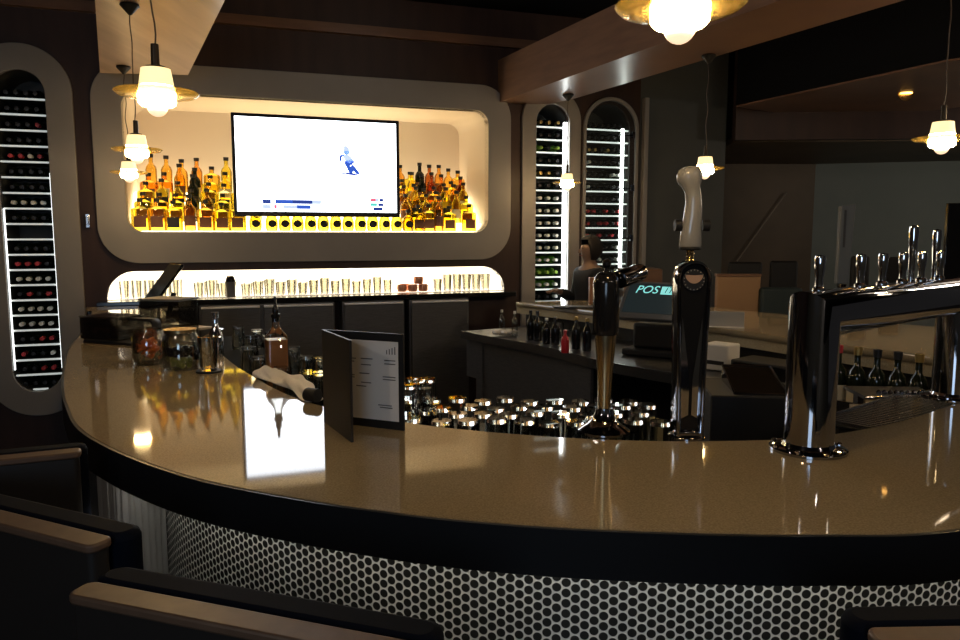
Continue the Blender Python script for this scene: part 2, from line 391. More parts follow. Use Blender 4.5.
# glass door of the last cabinet
dr = empty('cabinet_door', W(0), TH, 'arched glass door in a slim pale frame with three bracket handles', 'cabinet door')
plate('door_frame', [rrect(.935, 1.475, .43, 2.76, .265, 14), rrect(.965, 1.445, .46, 2.73, .24, 14)], -.03, -.002, MT['frame'], dr, bevel=.004)
plate('door_glass', [rrect(.964, 1.446, .459, 2.731, .24, 14)], -.018, -.014, glassmat('door_glass', (.95,.97,.95), .005, .25), dr)
for z in (2.44, 1.98, 1.54):
    MB().tube([(1.0,-.04,z),(1.41,-.04,z)], .004, 8).box(1.40,1.425,-.05,-.03,z-.025,z+.03).build('handle', MT['darkchrome'], dr)
MB().box(-.014,.014,-.03,-.0,0,.10).box(-.008,.008,-.05,-.03,.02,.08).build('wall_switch', MT['trimsteel'], loc=W(-2.945,0,1.62), rz=TH, bevel=.003)
tag(bpy.data.objects['wall_switch'], 'small steel switch plate on dark wood beside the big grey panel', 'switch')

# bottle display niche ------------------------------------------------
ni = empty('bottle_display_niche', W(0), TH, 'large rounded cream niche with glowing stepped shelves for spirits', 'niche')
liner('niche_lining', o_ni, -.03, .80, MT['cream'], ni)
TZ = [1.597, 1.668, 1.745, 1.825, 1.905]; TD = [.04, .16, .28, .40, .52]
for i in range(5):
    x0, x1 = NI[0]+.012, NI[1]-.012
    if i == 0: x0 += .07; x1 -= .07
    MB().box(x0, x1, TD[i]-.035 if i else .0, .79, TZ[i]-.003 if i == 0 else TZ[i-1]+.0006, TZ[i]).build('lit_step', MT['step'], ni, smooth=False)

def spirit_proto(kind, lq, capm, labm, name='spirit_bottle'):
    prof = {'round':[(0,0),(.034,.002),(.036,.01),(.036,.16),(.03,.19),(.013,.215),(.012,.26),(0,.261)],
            'square':[(0,0),(.040,.002),(.042,.01),(.042,.165),(.038,.18),(.014,.20),(.013,.235),(0,.236)],
            'tall':[(0,0),(.031,.002),(.033,.01),(.033,.20),(.027,.225),(.013,.25),(.012,.30),(0,.301)],
            'squat':[(0,0),(.040,.002),(.047,.03),(.047,.085),(.036,.12),(.013,.14),(.012,.16),(0,.161)]}[kind]
    top = prof[-2][1]; seg = 4 if kind == 'square' else 16
    m = MB()
    if kind == 'square':
        s = []
        for r_, z in prof: s.append((r_*1.2 if r_ > .02 else r_, z))
        m.lathe(s, 8, sy=.72); 
    else: m.lathe(prof, seg)
    b = m.build(name, lq)
    MB().lathe([(0,top-.002),(.0155,top-.001),(.0165,top+.03),(.0,top+.031)], 12).build('cap', capm, b)
    if labm is not None:
        lz0, lz1 = {'round':(.045,.13),'square':(.03,.12),'tall':(.05,.14),'squat':(.022,.09)}[kind]
        rr = {'round':.0368,'square':.0505,'tall':.0338,'squat':.0479}[kind]
        vs = []; n = 8
        if kind == 'square':
            MB().box(-.033,.033,-.0375,-.0365,lz0,lz1).build('paper_label', labm, b, smooth=False)
        elif kind == 'squat':
            MB().lathe([(0,0),(.031,0),(.031,.002),(0,.002)], 20, M=Matrix.Translation((0,-.0475,.062)) @ Matrix.Rotation(R(90),4,'X')).build('paper_label', labm, b)
        else:
            for z in (lz0, lz1):
                for k in range(n+1):
                    a = R(-90-75+150*k/n); vs.append((rr*math.cos(a), rr*math.sin(a), z))
            MB().add(vs, [(k,k+1,n+2+k,n+1+k) for k in range(n)]).build('paper_label', labm, b, fix=False)
    return b
SP = {}
def spirit(kind, li, capc, labc):
    k = (kind, li, capc, labc)
    if k not in SP:
        SP[k] = spirit_proto(kind, LQ[li], CAPS[capc], MT[labc] if labc else None); return SP[k]
    return copy_tree(SP[k])
CN = ['amber','golden','honey','dark red','dark green','pale']; LN = {'lab1':'brown-labelled','lab2':'black-labelled','lab3':'cream-labelled',None:'unlabelled'}
def put_spirit(s, tier, desc, grp, kind, li, capc, labc, pos):
    o = spirit(kind, li, capc, labc); o.location = W(s, TD[tier]+.035, TZ[tier]+.001); o.rotation_euler = (0,0,TH+random.uniform(-.1,.1))
    hs = random.uniform(.80,.92) if kind != 'squat' else .95; o.scale = (1.28,1.0,hs) if kind != 'squat' else (1,1,hs)
    tag(o, f"{CN[li]} {LN[labc]} spirit bottle, {pos}, {desc}", 'bottle', grp)
TN = ['front row','second row','third row','fourth row','back row']
leftcols = [(-2.61+.113*k_, li_, kd_, lb_2) for k_, (li_, kd_, lb_2) in enumerate([(1,'square','lab1'),(0,'square','lab1'),(1,'square','lab2'),(3,'tall','lab1'),(0,'square','lab1'),(1,'square','lab1'),(1,'square','lab1')])]
for c, (s, li, kd, lb) in enumerate(leftcols):
    for t in range(5):
        l2 = li if t < 2 else random.choice([1, 1, 0, 5] if t == 2 else [0, 2, 1, 0])
        if c == 3: l2 = [2,4,4,4,2][t]
        put_spirit(s+t*.012, t, 'left of the screen', 'spirit bottles left of the screen', random.choice([kd, 'round', 'tall' if t > 2 else kd]) if t else kd,
                   l2, 'black', [lb,'lab1','lab2','lab3' if c % 2 else 'lab1',None][t], f"{ORD[c]} from left in the {TN[t]}")
for t in range(4):
    put_spirit(-1.80+.012*t, t, 'beside the left screen edge', 'round-labelled bottles on the front step' if t == 0 else 'spirit bottles left of the screen', 'squat', 1, 'black', 'lab2', f"squat one in the {TN[t]}")
for k in range(13):
    s = -1.68+k*.0985
    if k == 12: li, lb = 1, 'lab1'
    else: li, lb = 1, 'lab2'
    put_spirit(s, 0, 'below the screen', 'round-labelled bottles on the front step', 'squat', li, 'black', lb, f"{ORD[k]} from left")
rightcols = [(-.50,1,'squat','lab2'),(-.395,1,'square','lab1'),(-.285,1,'square','lab1'),(-.18,2,'tall','lab1'),(-.065,5,'round','lab3'),(-.005,1,'round','lab2')]
rc = 0
for c in range(8):
    for t in range(5):
        s = -.60+c*.088+t*.012
        if c == 5 and t == 0: continue      # gap with the bright step
        if s > .01: continue
        kd, li, lb = random.choice([('round',0,'lab1'),('square',1,'lab1'),('tall',2,'lab2'),('round',3,'lab1'),('tall',1,'lab3'),('square',0,'lab1')])
        if 0 < t < 3 and li in (2,3): li = 1
        if t == 0: kd, li, lb = [('squat',1,'lab2'),('square',1,'lab1'),('square',1,'lab1'),('tall',2,'lab1'),('square',1,'lab1'),('round',1,'lab2'),('square',0,'lab1'),('round',0,'lab1')][c]
        if c in (2,3) and t in (3,4): kd, li = 'tall', (4 if c == 2 else 3)
        if t == 4 and lb != None: lb = None if c % 2 else 'lab1'
        put_spirit(s, t, 'right of the screen', 'spirit bottles right of the screen', kd, li, 'black', lb, f"{ORD[c]} from left in the {TN[t]}")

# television ----------------------------------------------------------
tw, th_ = 1.262, .755
tvm = W(-1.325, -.02, 1.710)
tv = empty('television', tvm, TH+R(1.0), 'large flat television showing a skier on white snow', 'television')
bz = plate('bezel', [rrect(-tw/2, tw/2, 0, th_, .008), rrect(-tw/2+.024, tw/2-.024, .036, th_-.024, .002)], -.045, 0, MT['tv'], tv, bevel=.002)
MB().box(-tw/2+.01, tw/2-.01, -.028, .03, .02, th_-.01).build('back_housing', MT['tv'], tv)
MB().box(-tw/2+.015, tw/2-.015, -.033, -.029, .025, th_-.015).build('screen', MT['screen'], tv, smooth=False)
MB().tube([(0,.03,.35),(0,.78,.35)], .03, 12).box(-.2,.2,.77,.79,.15,.55).build('wall_mount', MT['black'], tv)
def TP(px, py):      # point on the screen from fraction of 163x104 picture (px 233..396, y 113..217)
    return (px*(tw-.03)-tw/2+.015, th_-.015-py*(th_-.04))
def quad(m, x0, x1, y0, y1, mi=0):
    a = TP(x0, y1); b = TP(x1, y0); m.box(a[0], b[0], -.0345, -.0335, a[1], b[1], mi)
g = MB()
def skp(pts, mi):
    P = [TP(.685+(a_-.705)*1.3, .43+(b_-.455)*1.25) for a_, b_ in pts]; n = len(P)
    g.add([(x,-.0345,z) for x,z in P], [tuple(range(n))], mi)
skp([(.679,.375),(.682,.335),(.695,.325),(.708,.345),(.712,.375),(.70,.40),(.685,.395)], 1)
skp([(.685,.375),(.71,.368),(.714,.39),(.70,.405),(.685,.40)], 0)
skp([(.675,.41),(.70,.40),(.72,.42),(.73,.455),(.71,.475),(.69,.455)], 1)
skp([(.664,.41),(.682,.398),(.688,.412),(.673,.425),(.671,.46),(.664,.465),(.660,.44)], 0)
skp([(.69,.45),(.725,.44),(.736,.465),(.722,.485),(.712,.495),(.728,.54),(.724,.56),(.708,.56),(.692,.50),(.685,.48)], 0)
skp([(.722,.48),(.734,.50),(.752,.54),(.762,.565),(.745,.57),(.73,.545),(.715,.505)], 0)
skp([(.636,.556),(.70,.562),(.776,.578),(.776,.584),(.70,.575),(.636,.562)], 2)
skp([(.69,.555),(.735,.56),(.75,.575),(.70,.574)], 2)
g.build('skier_picture', [MT['tvblue'], MT['tvlight'], MT['tvnavy']], tv, smooth=False)
g = MB()
for a in [(.155,.205,.858,.902,0),(.155,.205,.912,.955,1),(.23,.335,.858,.902,2),(.335,.455,.858,.902,0),(.455,.51,.858,.902,1),(.222,.24,.912,.955,3),(.278,.36,.912,.955,1),(.36,.445,.912,.955,2)]: quad(g, *a)
g.build('score_bar', [MT['tvnavy'], MT['tvlight'], MT['tvblue'], MT['tvred'], MT['tvteal']], tv, smooth=False)
g = MB()
for a in [
          (.82,.855,.83,.866,3),(.855,.875,.83,.866,1),(.878,.905,.83,.866,0),(.82,.865,.88,.915,4),(.87,.905,.88,.915,0),(.838,.90,.925,.965,0)]: quad(g, *a)
g.build('score_box', [MT['tvnavy'], MT['tvlight'], MT['tvblue'], MT['tvred'], MT['tvteal']], tv, smooth=False)
sc_m = Matrix.Rotation(R(90), 4, 'X')

# lower glass display --------------------------------------------------
ld = empty('glassware_display', W(0), TH, 'long glowing recess with rounded ends holding rows of glassware', 'shelf')
liner('display_lining', o_ld, -.002, .42, MT['litback'], ld)
MB().box(LD[0]-.05, LD[1]+.05, -.16, .0, 1.06, 1.098).build('ledge', MT['blackgloss'], ld, bevel=.003)
def tumbler(h=.10, r=.036, name='drinking_glass', m=None, inv=False, seg=14, base=.012):
    prof = [(0,0),(r*.8,.0),(r*.82,.004),(r,h),(r*.94,h),(r*.76,base),(0,base)]
    if inv: prof = [(a, h-b) for a, b in prof]
    return MB().lathe(prof, seg).build(name, m or MT['glass'])
gp = tumbler(.11, .036, m=glassmat('display_glass', (.97,.96,.92), .06, .08))
first = True; gi = 0
xs = [-2.74+.085*i for i in range(34)]
for i, s in enumerate(xs):
    if -2.38 < s < -2.30 or abs(s+2.0) < .05 or abs(s+.55) < .16: continue
    for row in (0, 1):
        o = gp if first else gp.copy()
        if not first: COL.objects.link(o)
        first = False
        o.location = W(s+.02*row, .03+.10*row, 1.104); o.rotation_euler = (0,0,TH)
        hh = .85+.35*((i*7) % 5)/5 if s > -2.4 else 1.2
        if s > -.35: hh = 1.25
        o.scale = (1,1,hh)
        tag(o, f"clear glass in the glowing recess, {('front','rear')[row]} row, number {i+1} from the left end".replace('number '+str(i+1), (ORD[i] if i < 20 else ORD[33-i])).replace('left end', 'left end' if i < 20 else 'right end'), 'glass', 'glasses in the glowing recess')
# cocktail shaker and copper mugs standing in the recess
sh = empty('cocktail_shaker', W(-2.0,-.05,1.0995), TH, 'tall dark steel cocktail shaker on the ledge before the glowing recess', 'shaker')
MB().lathe([(0,0),(.033,.002),(.036,.08),(.042,.12),(.0,.121)], 18).build('body', mat('shaker_steel', (.3,.3,.3), .35, .7), sh)
MB().lathe([(.039,.121),(.03,.15),(.022,.165),(.0,.166)], 18).build('lid', MT['blackgloss'], sh)
for i, (s, z, dd) in enumerate([(-.66,1.104,.06),(-.57,1.104,.05),(-.48,1.104,.06),(-.615,1.104,.15),(-.52,1.165,.06)]):
    mg = empty('copper_mug', W(s,dd,z if i < 4 else 1.166), TH, f"small copper mug in the glowing recess, {['left','centre','right','rear','upper'][i]} one of the cluster", 'mug', 'copper mugs in the glowing recess')
    MB().lathe([(0,0),(.036,.002),(.042,.03),(.038,.060),(.036,.060),(.036,.006),(0,.006)], 18).build('cup', MT['copper'], mg)
    MB().tube([(.036,0,.05),(.055,0,.045),(.058,0,.03),(.05,0,.015),(.036,0,.012)], .003, 8).build('handle', MT['brass'], mg)
# row of steel coolers under the recess
cd = [(-2.75,-2.25),(-2.21,-1.80),(-1.77,-1.26),(-1.17,-.71),(-.64,-.17)]
for i, (a, b) in enumerate(cd):
    c = empty('bar_cooler', W((a+b)/2,-.17,0), TH, f"dark steel back bar cooler with bright top edge, {ORD[i]} from left", 'cooler', 'steel coolers along the back wall')
    h = (b-a)/2
    MB().box(-h-.015,h+.015,0.0,.165,.0,1.055).build('body', MT['steeldoor'], c)
    MB().box(-h,h,-.03,-.001,.14,1.03).build('door', MT['steeldoor'], c, bevel=.004)
    MB().box(-h,h,-.042,-.002,1.032,1.046).build('handle', mat('cooler_handle', (.8,.8,.8), .5, .3), c, bevel=.002)

# ------------------------------------------------------------------ BAR COUNTER
OUT = [(-2.75,5.2),(-2.12,3.94),(-1.81,3.24),(-1.42,2.49),(-1.2,2.12),(-1.05,1.9),(-.89,1.73),(-.72,1.585),(-.55,1.47),(-.34,1.37),(-.14,1.295),(.03,1.25),(.2,1.222),(.39,1.205),(.58,1.2),(.81,1.22),(1.3,1.38),(1.8,1.72),(2.3,2.2),(2.75,2.8),(2.9,3.3)]
OUT2 = [(2.9,3.3),(2.6,3.95),(1.95,4.69),(1.62,5.2),(1.3,5.88)]
INN = [(.27,5.62),(.76,4.94),(1.36,3.92),(1.51,3.65),(1.65,3.40),(1.86,3.06),(2.0,2.82),(1.95,2.58),(1.7,2.36),(1.42,2.19),(1.15,1.99),(.94,1.87),(.76,1.805),(.55,1.785),(.39,1.79),(.2,1.82),(-.03,1.89),(-.2,1.97),(-.42,2.12),(-.62,2.34),(-.79,2.6),(-.98,2.92),(-1.32,3.56),(-1.7,4.22),(-2.1,4.95),(-2.3,5.32)]
po = offset(cat(OUT, 8), .014); po2 = cat(OUT2, 6); pin = cat(INN, 6)
poly = [tuple(p) for p in po+po2[1:]+pin]
bar = empty('bar_counter', (0,0,0), 0, 'curved tan speckled stone bar counter with black edge and penny-tiled front', 'bar counter')
def flat_poly(name, poly, z0, z1, m, parent):
    cu = bpy.data.curves.new(name, 'CURVE'); cu.dimensions = '2D'; cu.fill_mode = 'BOTH'; cu.extrude = (z1-z0)/2
    sp = cu.splines.new('POLY'); sp.points.add(len(poly)-1); sp.use_cyclic_u = True
    for i, (x, y) in enumerate(poly): sp.points[i].co = (x, y, 0, 1)
    ob = bpy.data.objects.new('tmp', cu); COL.objects.link(ob)
    me = bpy.data.meshes.new_from_object(ob.evaluated_get(bpy.context.evaluated_depsgraph_get())); bpy.data.objects.remove(ob)
    for v in me.vertices: v.co.z += (z0+z1)/2
    bm = bmesh.new(); bm.from_mesh(me); bmesh.ops.remove_doubles(bm, verts=bm.verts, dist=1e-5); bmesh.ops.recalc_face_normals(bm, faces=bm.faces); bm.to_mesh(me); bm.free()
    me.materials.clear(); me.materials.append(m); me.name = name
    o = bpy.data.objects.new(name, me); COL.objects.link(o); o.parent = parent; return o
flat_poly('countertop', poly, 1.035, 1.07, MT['quartz'], bar)
def strip(name, path, z0, z1, t, m, parent, side=1):
    q = offset(path, t*side); n = len(path); M_ = MB()
    vs = [(p.x,p.y,z0) for p in path]+[(p.x,p.y,z1) for p in path]+[(p.x,p.y,z0) for p in q]+[(p.x,p.y,z1) for p in q]
    fs = []
    for i in range(n-1):
        fs += [(i,i+1,n+i+1,n+i),(2*n+i+1,2*n+i,3*n+i,3*n+i+1),(n+i,n+i+1,3*n+i+1,3*n+i),(i+1,i,2*n+i,2*n+i+1)]
    fs += [(0,n,3*n,2*n),(n-1,3*n-1,4*n-1,2*n-1)]
    return M_.add(vs, fs).build(name, m, parent)
strip('edge_band', po+po2[1:], .982, 1.0685, .008, MT['blackedge'], bar, side=-1)
# inner apron below the slab, set back a little
strip('inner_apron', offset(pin, .008), .985, 1.034, .03, MT['quartz_edge'], bar, side=1)
# tiled front with a uv map in metres
face = offset(po, .24)
L_ = [0]
for i in range(1, len(face)): L_.append(L_[-1]+(face[i]-face[i-1]).length)
def front_strip(name, i0, i1, m, parent, rib=0):
    me_v = []; me_f = []; uv = []
    if rib:
        pts = []; 
        tot = L_[i1]-L_[i0]; N = int(tot/.007)
        for k in range(N+1):
            l = L_[i0]+tot*k/N; j = i0
            while j < i1-1 and L_[j+1] < l: j += 1
            t = (l-L_[j])/(L_[j+1]-L_[j]); p = face[j].lerp(face[j+1], t); d = (face[j+1]-face[j]).normalized(); nn = Vector((d.y,-d.x))
            pts.append((p+nn*(.008*math.cos(l/.028*math.pi)), l))
    else: pts = [(face[k], L_[k]) for k in range(i0, i1+1)]
    n = len(pts)
    for z in (.0, 1.03):
        for p, l in pts: me_v.append((p.x, p.y, z)); uv.append((l, z))
    for k in range(n-1): me_f.append((k, k+1, n+k+1, n+k))
    me = bpy.data.meshes.new(name); me.from_pydata(me_v, [], me_f); u = me.uv_layers.new(name='UVMap')
    for lp in me.loops: u.data[lp.index].uv = uv[lp.vertex_index]
    for p in me.polygons: p.use_smooth = True
    me.materials.append(m); o = bpy.data.objects.new(name, me); COL.objects.link(o); o.parent = parent; return o
def pxof(p, z=.8):
    yy = p.y*math.cos(CP)-(z-CH)*math.sin(CP); return 480+CF*p.x/yy
iA = next(i for i, p in enumerate(face) if pxof(p) > 95 and p.y < 2.6)
iB = next(i for i, p in enumerate(face) if pxof(p) > 163 and p.y < 2.6)
rb = cat([(-1.75,3.3),(-1.40,2.66),(-1.205,2.30),(-1.03,2.10),tuple(face[iB])], 40)[80:]
m = MB(); vs = []; n = len(rb); acc = 0
for k, p in enumerate(rb):
    d = (rb[min(k+1,n-1)]-rb[max(k-1,0)]).normalized(); acc += (rb[k]-rb[k-1]).length if k else 0
    q = p+Vector((d.y,-d.x))*(.006*math.cos(acc/.024*2*math.pi)); vs.append(q)
m.add([(q.x,q.y,0) for q in vs]+[(q.x,q.y,1.03) for q in vs], [(k,k+1,n+k+1,n+k) for k in range(n-1)]).build('ribbed_panel', MT['ribbed'], bar, ang=80, fix=False)
ep = [Vector((-1.205,2.302)), Vector((-1.17,2.40)), Vector((-1.5,3.1)), Vector((-2.45,5.1))]
m = MB(); n = len(ep)
m.add([(q.x,q.y,0) for q in ep]+[(q.x,q.y,1.03) for q in ep], [(k,k+1,n+k+1,n+k) for k in range(n-1)]).build('end_panel', MT['black'], bar, smooth=False)
front_strip('tiled_front', iB, len(face)-1, MT['tile'], bar)
f2 = offset(po2, .24)
m = MB(); n = len(f2)
m.add([(p.x,p.y,0) for p in f2]+[(p.x,p.y,1.03) for p in f2], [(i,i+1,n+i+1,n+i) for i in range(n-1)]).build('outer_panel', MT['black'], bar)
strip('light_strip', offset(po, .10)[10:-20], 1.015, 1.022, .012, MT['ledwarm'], bar)
# inside lining
inn = offset(pin, .10)
m = MB(); n = len(inn)
m.add([(p.x,p.y,0) for p in inn]+[(p.x,p.y,1.034) for p in inn], [(i,i+1,n+i+1,n+i) for i in range(n-1)]).build('inner_lining', MT['black'], bar)

# ------------------------------------------------------------------ WORK BENCH (far side, inside the bar)
wb = empty('steel_workbench', (0,0,0), 0, 'long stainless steel workbench below the far counter', 'workbench')
we = cat([(-.12,5.22),(.0,5.03),(.39,4.47),(.64,3.98),(.89,3.66),(1.17,3.32),(1.5,2.95)], 5)
back = offset(we, .62)
back = [Vector((min(p.x, 9), p.y)) for p in back]
flat_poly('top', [tuple(p) for p in we+back[::-1]], .875, .90, MT['steel'], wb)
strip('front_edge', we, .85, .903, .012, MT['trimsteel'], wb, side=-1)
# front: alternating steel doors and dark openings
def wpanel(i0, i1, name, mt, z0, z1, off):
    q = offset(we, off)[i0:i1+1]; strip(name, q, z0, z1, .02, mt, wb)
wpanel(0, 4, 'door', MT['steeldoor'], .58, .845, .03); wpanel(4, 5, 'door', MT['steeldoor'], .05, .845, .02)
wpanel(5, 13, 'door', MT['steeldoor'], .05, .845, .03); wpanel(13,14,'post', MT['steeldoor'], .0, .845, .02)
wpanel(0, len(we)-1, 'back_panel', MT['black'], .0, .86, .5)
wpanel(28, 29, 'post', MT['steeldoor'], .0, .845, .02)

# ------------------------------------------------------------------ CEILING BEAMS over the bar
SZ = 2.66
def s2(px, py, k=SZ): return Vector(pz(px, py, k))
la, lb_, lc_, ld_ = s2(95,0), s2(100,73), s2(188,75), s2(225,0)
def wally(p, d=.0):   # extend to the wall line
    return p
def beam(name, poly, z0, z1, mt, label):
    o = MB().prism([tuple(p) for p in poly], z0, z1).build(name, mt, smooth=False); tag(o, label, 'beam'); return o
dirL = (la-lb_).normalized(); dirL2 = (ld_-lc_).normalized()
beam('ceiling_beam', [lb_, lc_, ld_, ld_+dirL2*.9, la+dirL*.9, la], SZ, 2.98, MT['woodpale'], 'pale wood ceiling beam above the left arm of the bar')
n1, n2 = s2(494,104), s2(781,0); f1, f2_, f3 = s2(548,104), s2(600,91), s2(905,0)
dn = (n2-n1).normalized(); df = (f3-f2_).normalized()
beam('ceiling_beam', [n1, n2, n2+dn*.9, f3+df*.9, f3, f2_-df*.35, f1], SZ, 3.0, MT['wood'], 'long brown wooden ceiling beam above the far counter')
# front part of the ring, over the near counter
ring_o = cat([tuple(la+dirL*.91),(-1.35,2.1),(-.8,1.45),(-.1,1.05),(.6,.95),(1.4,1.1),(2.2,1.7),tuple(f3+df*.91)], 8)
ring_i = cat([tuple(n2+dn*.91),(1.55,2.15),(1.1,1.75),(.5,1.6),(0,1.75),(-.45,2.1),tuple(ld_+dirL2*.91)], 8)
flat_poly('ceiling_beam', [tuple(p) for p in ring_o+ring_i], SZ, 2.98, MT['wood'], None)
tag(bpy.data.objects['ceiling_beam.002'], 'curved wooden ceiling beam above the near side of the bar', 'beam')
# second wooden bulkhead, further right
b2 = [s2(736,107), s2(945,62), s2(945,62)+Vector((1.2,-1.2)), s2(960,107)+Vector((2.2,-.4)), s2(960,107), s2(870,119), s2(814,118)]
bk = empty('ceiling_bulkhead', (0,0,0), 0, 'dark bulkhead with dim wooden underside and a small recessed light', 'bulkhead')
MB().prism([tuple(p) for p in b2], SZ, SZ+.012).build('wooden_underside', MT['wood'], bk, smooth=False)
MB().prism([tuple(p) for p in b2], SZ+.0125, 3.399).build('black_upstand', MT['black_ceiling'], bk, smooth=False)
q = s2(906,93)
dl = empty('recessed_light', (q.x, q.y, SZ-.006), 0, 'small orange recessed light in the dim wooden bulkhead', 'ceiling light')
MB().lathe([(.045,0),(.065,0),(.065,.005),(.045,.005)], 20).build('rim', MT['brass'], dl)
MB().lathe([(0,.001),(.045,.001),(.045,.004),(0,.004)], 20).build('lens', em('downlight', (1,.5,.12), 9), dl)
# track rail on ceiling
a = py_(432, 24, 5.2); b = py_(488, -6, 4.6)
MB().tube([(a[0],5.2,3.36),(b[0]+.15,4.0,3.36)], .012, 8).tube([(a[0]+.05,5.2,3.38),(b[0]+.2,4.0,3.38)], .012, 8).build('ceiling_rail', MT['trimsteel'])
tag(bpy.data.objects['ceiling_rail'], 'thin twin metal rail on the black ceiling', 'rail')

# ------------------------------------------------------------------ PENDANTS
LZ = 1.97
def pendant():
    r = empty('pendant_lamp', (0,0,0))
    zt = SZ-LZ
    MB().lathe([(0,zt-.001),(.042,zt-.001),(.045,zt-.008),(.008,zt-.05),(0,zt-.052)], 16).build('canopy', MT['black'], r)
    pts = [(.004*math.sin(k*1.1), .004*math.cos(k*.9), .145+(zt-.05-.145)*k/16) for k in range(17)]
    MB().tube(pts, .0026, 6).build('cord', mat('cord', (.09,.065,.045), .5), r)
    MB().lathe([(0,.15),(.011,.149),(.012,.09),(.028,.086),(.029,.0765),(0,.0765)], 14).build('socket', mat('socket', (.05,.035,.02), .35, .6), r)
    MB().lathe([(.026,.0795),(.041,.0790),(.0485,.030)], 24).build('glass_collar', MT['neck'], r, fix=False)
    MB().lathe([(.0,.032),(.0485,.0295),(.053,.0),(.052,-.018),(.044,-.026),(.0,-.027)], 24).build('glass_cup', MT['cup'], r)
    MB().lathe([(.0535,.002),(.08,-.001),(.108,.004),(.117,.012),(.114,.015),(.106,.009),(.08,.005),(.0535,.008)], 36).build('glass_brim', MT['brim'], r)
    bb = [(0,-.056)]+[(.029*math.cos(R(a)), -.028+.028*math.sin(R(a))) for a in (-75,-60,-40,-20,0)]+[(0,-.0272)]
    MB().lathe(bb, 20).build('bulb', MT['bulb'], r)
    return r
pend = pendant()
PL = [((157,92),'nearest of the three pendant lamps over the left arm of the bar'),((137,150),'middle one of the three pendant lamps over the left arm'),((129,172),'farthest of the three pendant lamps, glowing before the left spirits'),
      ((680,10),'big near pendant lamp cut by the top of the picture'),((705,168),'pendant lamp just right of the white tap handle'),((942,139),'pendant lamp above the chrome pipe tower at right'),((567,182),'smallest pendant lamp in front of the slim wine cabinet')]
for i, (q, lb) in enumerate(PL):
    o = pend if i == 0 else copy_tree(pend)
    z = LZ+.04 if i == 0 else LZ
    x, y = pz(q[0], q[1]+(5 if i == 0 else 2), LZ); o.location = (x, y, LZ); o.rotation_euler = (0,0,i*1.3)
    tag(o, lb, 'pendant lamp', 'pendant lamps over the bar')

# ------------------------------------------------------------------ BACKGROUND RIGHT
def plainwall(name, p0, p1, z0, z1, mt, t=.1):
    p0 = Vector(p0); p1 = Vector(p1); d = (p1-p0).normalized(); nn = Vector((-d.y, d.x))*t
    o = MB().prism([tuple(p0),tuple(p1),tuple(p1+nn),tuple(p0+nn)], z0, z1).build(name, mt, smooth=False); o['kind'] = 'structure'; return o
e = W(1.5, 0)
plainwall('wall_right', (e.x, e.y), (2.28, 7.1), 0, 3.4, MT['greywall'])
plainwall('wall_end', (2.28, 7.1), (2.45, 9.2), 0, 3.4, MT['espresso'])
plainwall('wall_rear', (2.45, 9.2), (4.05, 9.2), 0, 3.4, MT['brownwall'])
plainwall('wall_side', (4.05, 9.2), (8.5, 8.0), 0, 3.4, MT['bluewall'])
# pale post at the end of the panelled wall
q = W(1.535, -.03, .0)
MB().box(-.022,.022,-.03,.03,0,2.77).build('trim_5', MT['frame'], loc=q, rz=TH, bevel=.006)['kind'] = 'structure'
# lowered ceiling band over the dining room
c1 = py_(735,165,7.2); c2 = py_(940,172,6.6)
MB().prism([(2.35,7.0),(3.4,7.0),(8.5,6.6),(8.5,9.4),(2.5,9.4)], 2.42, 2.47).build('ceiling_lower', MT['brownwall'], smooth=False)['kind'] = 'structure'
MB().prism([(2.3,6.9),(8.5,6.5),(8.5,6.56),(2.3,6.99)], 2.42, 3.4).build('wall_bulkhead', MT['espresso'], smooth=False)['kind'] = 'structure'
a = py_(737,261,9.15); b = py_(786,193,9.15)
MB().tube([(a[0],9.15,a[1]),(b[0],9.15,b[1])], .009, 8).build('wall_streak', mat('streak', (.55,.47,.38), .3, .5)); tag(bpy.data.objects['wall_streak'], 'thin pale rod slanting across the dim brown wall', 'streak')  # thin pale tube drawn for a slanting line on the wall
# dining furniture beyond the far counter
def booth_panel():
    x0, x1 = py_(717,300,5.55)[0], py_(760,300,5.55)[0]; z = py_(740,274,5.55)[1]
    r = empty('booth_end', ((x0+x1)/2,5.55,0), 0, 'plain light brown wooden booth end beyond the far counter', 'booth')
    h = (x1-x0)/2
    MB().box(-h,h,0,.06,0,z-.02).build('panel', mat('booth_wood', (.34,.2,.1), .45), r, bevel=.004)
    MB().box(-h-.006,h+.006,-.006,.066,z-.0195,z).build('top_cap', MT['wood'], r, bevel=.003)
booth_panel()
def dark_chair(px0, px1, pyt, Y, label):
    x0 = py_(px0, 270, Y)[0]; x1 = py_(px1, 270, Y)[0]; z = py_((px0+px1)/2, pyt, Y)[1]; h = (x1-x0)/2
    r = empty('dining_chair', ((x0+x1)/2, Y, 0), R(-6), label, 'chair')
    MB().box(-h,h,0,.05,.55,z).build('backrest', MT['black'], r, bevel=.02)
    MB().box(-h,h,.051,.48,.48,.56).build('seat', MT['black'], r, bevel=.02)
    for sx in (-1,1):
        for yy in (.03,.44): MB().tube([(sx*(h-.03),yy,.0),(sx*(h-.03),yy,.479)], .015, 8).build('leg', MT['black'], r)
dark_chair(729,762,262,6.3,'black dining chair behind the light brown booth end')
dark_chair(771,798,261,6.4,'black dining chair standing alone right of the booth end')
dark_chair(852,870,256,5.9,'black dining chair seen between the small chrome tap handles')
dark_chair(884,903,257,6.1,'black dining chair, the right-hand one behind the tap handles')
x0, x1 = py_(761,300,5.5)[0], py_(803,300,5.5)[0]
r = empty('banquette', ((x0+x1)/2, 5.5, 0), 0, 'dark teal upholstered booth seat right of the brown booth end', 'booth')
MB().box(-(x1-x0)/2,(x1-x0)/2,0,.12,.45,py_(780,288,5.5)[1]).build('backrest', mat('teal', (.02,.035,.04), .6), r, bevel=.02)
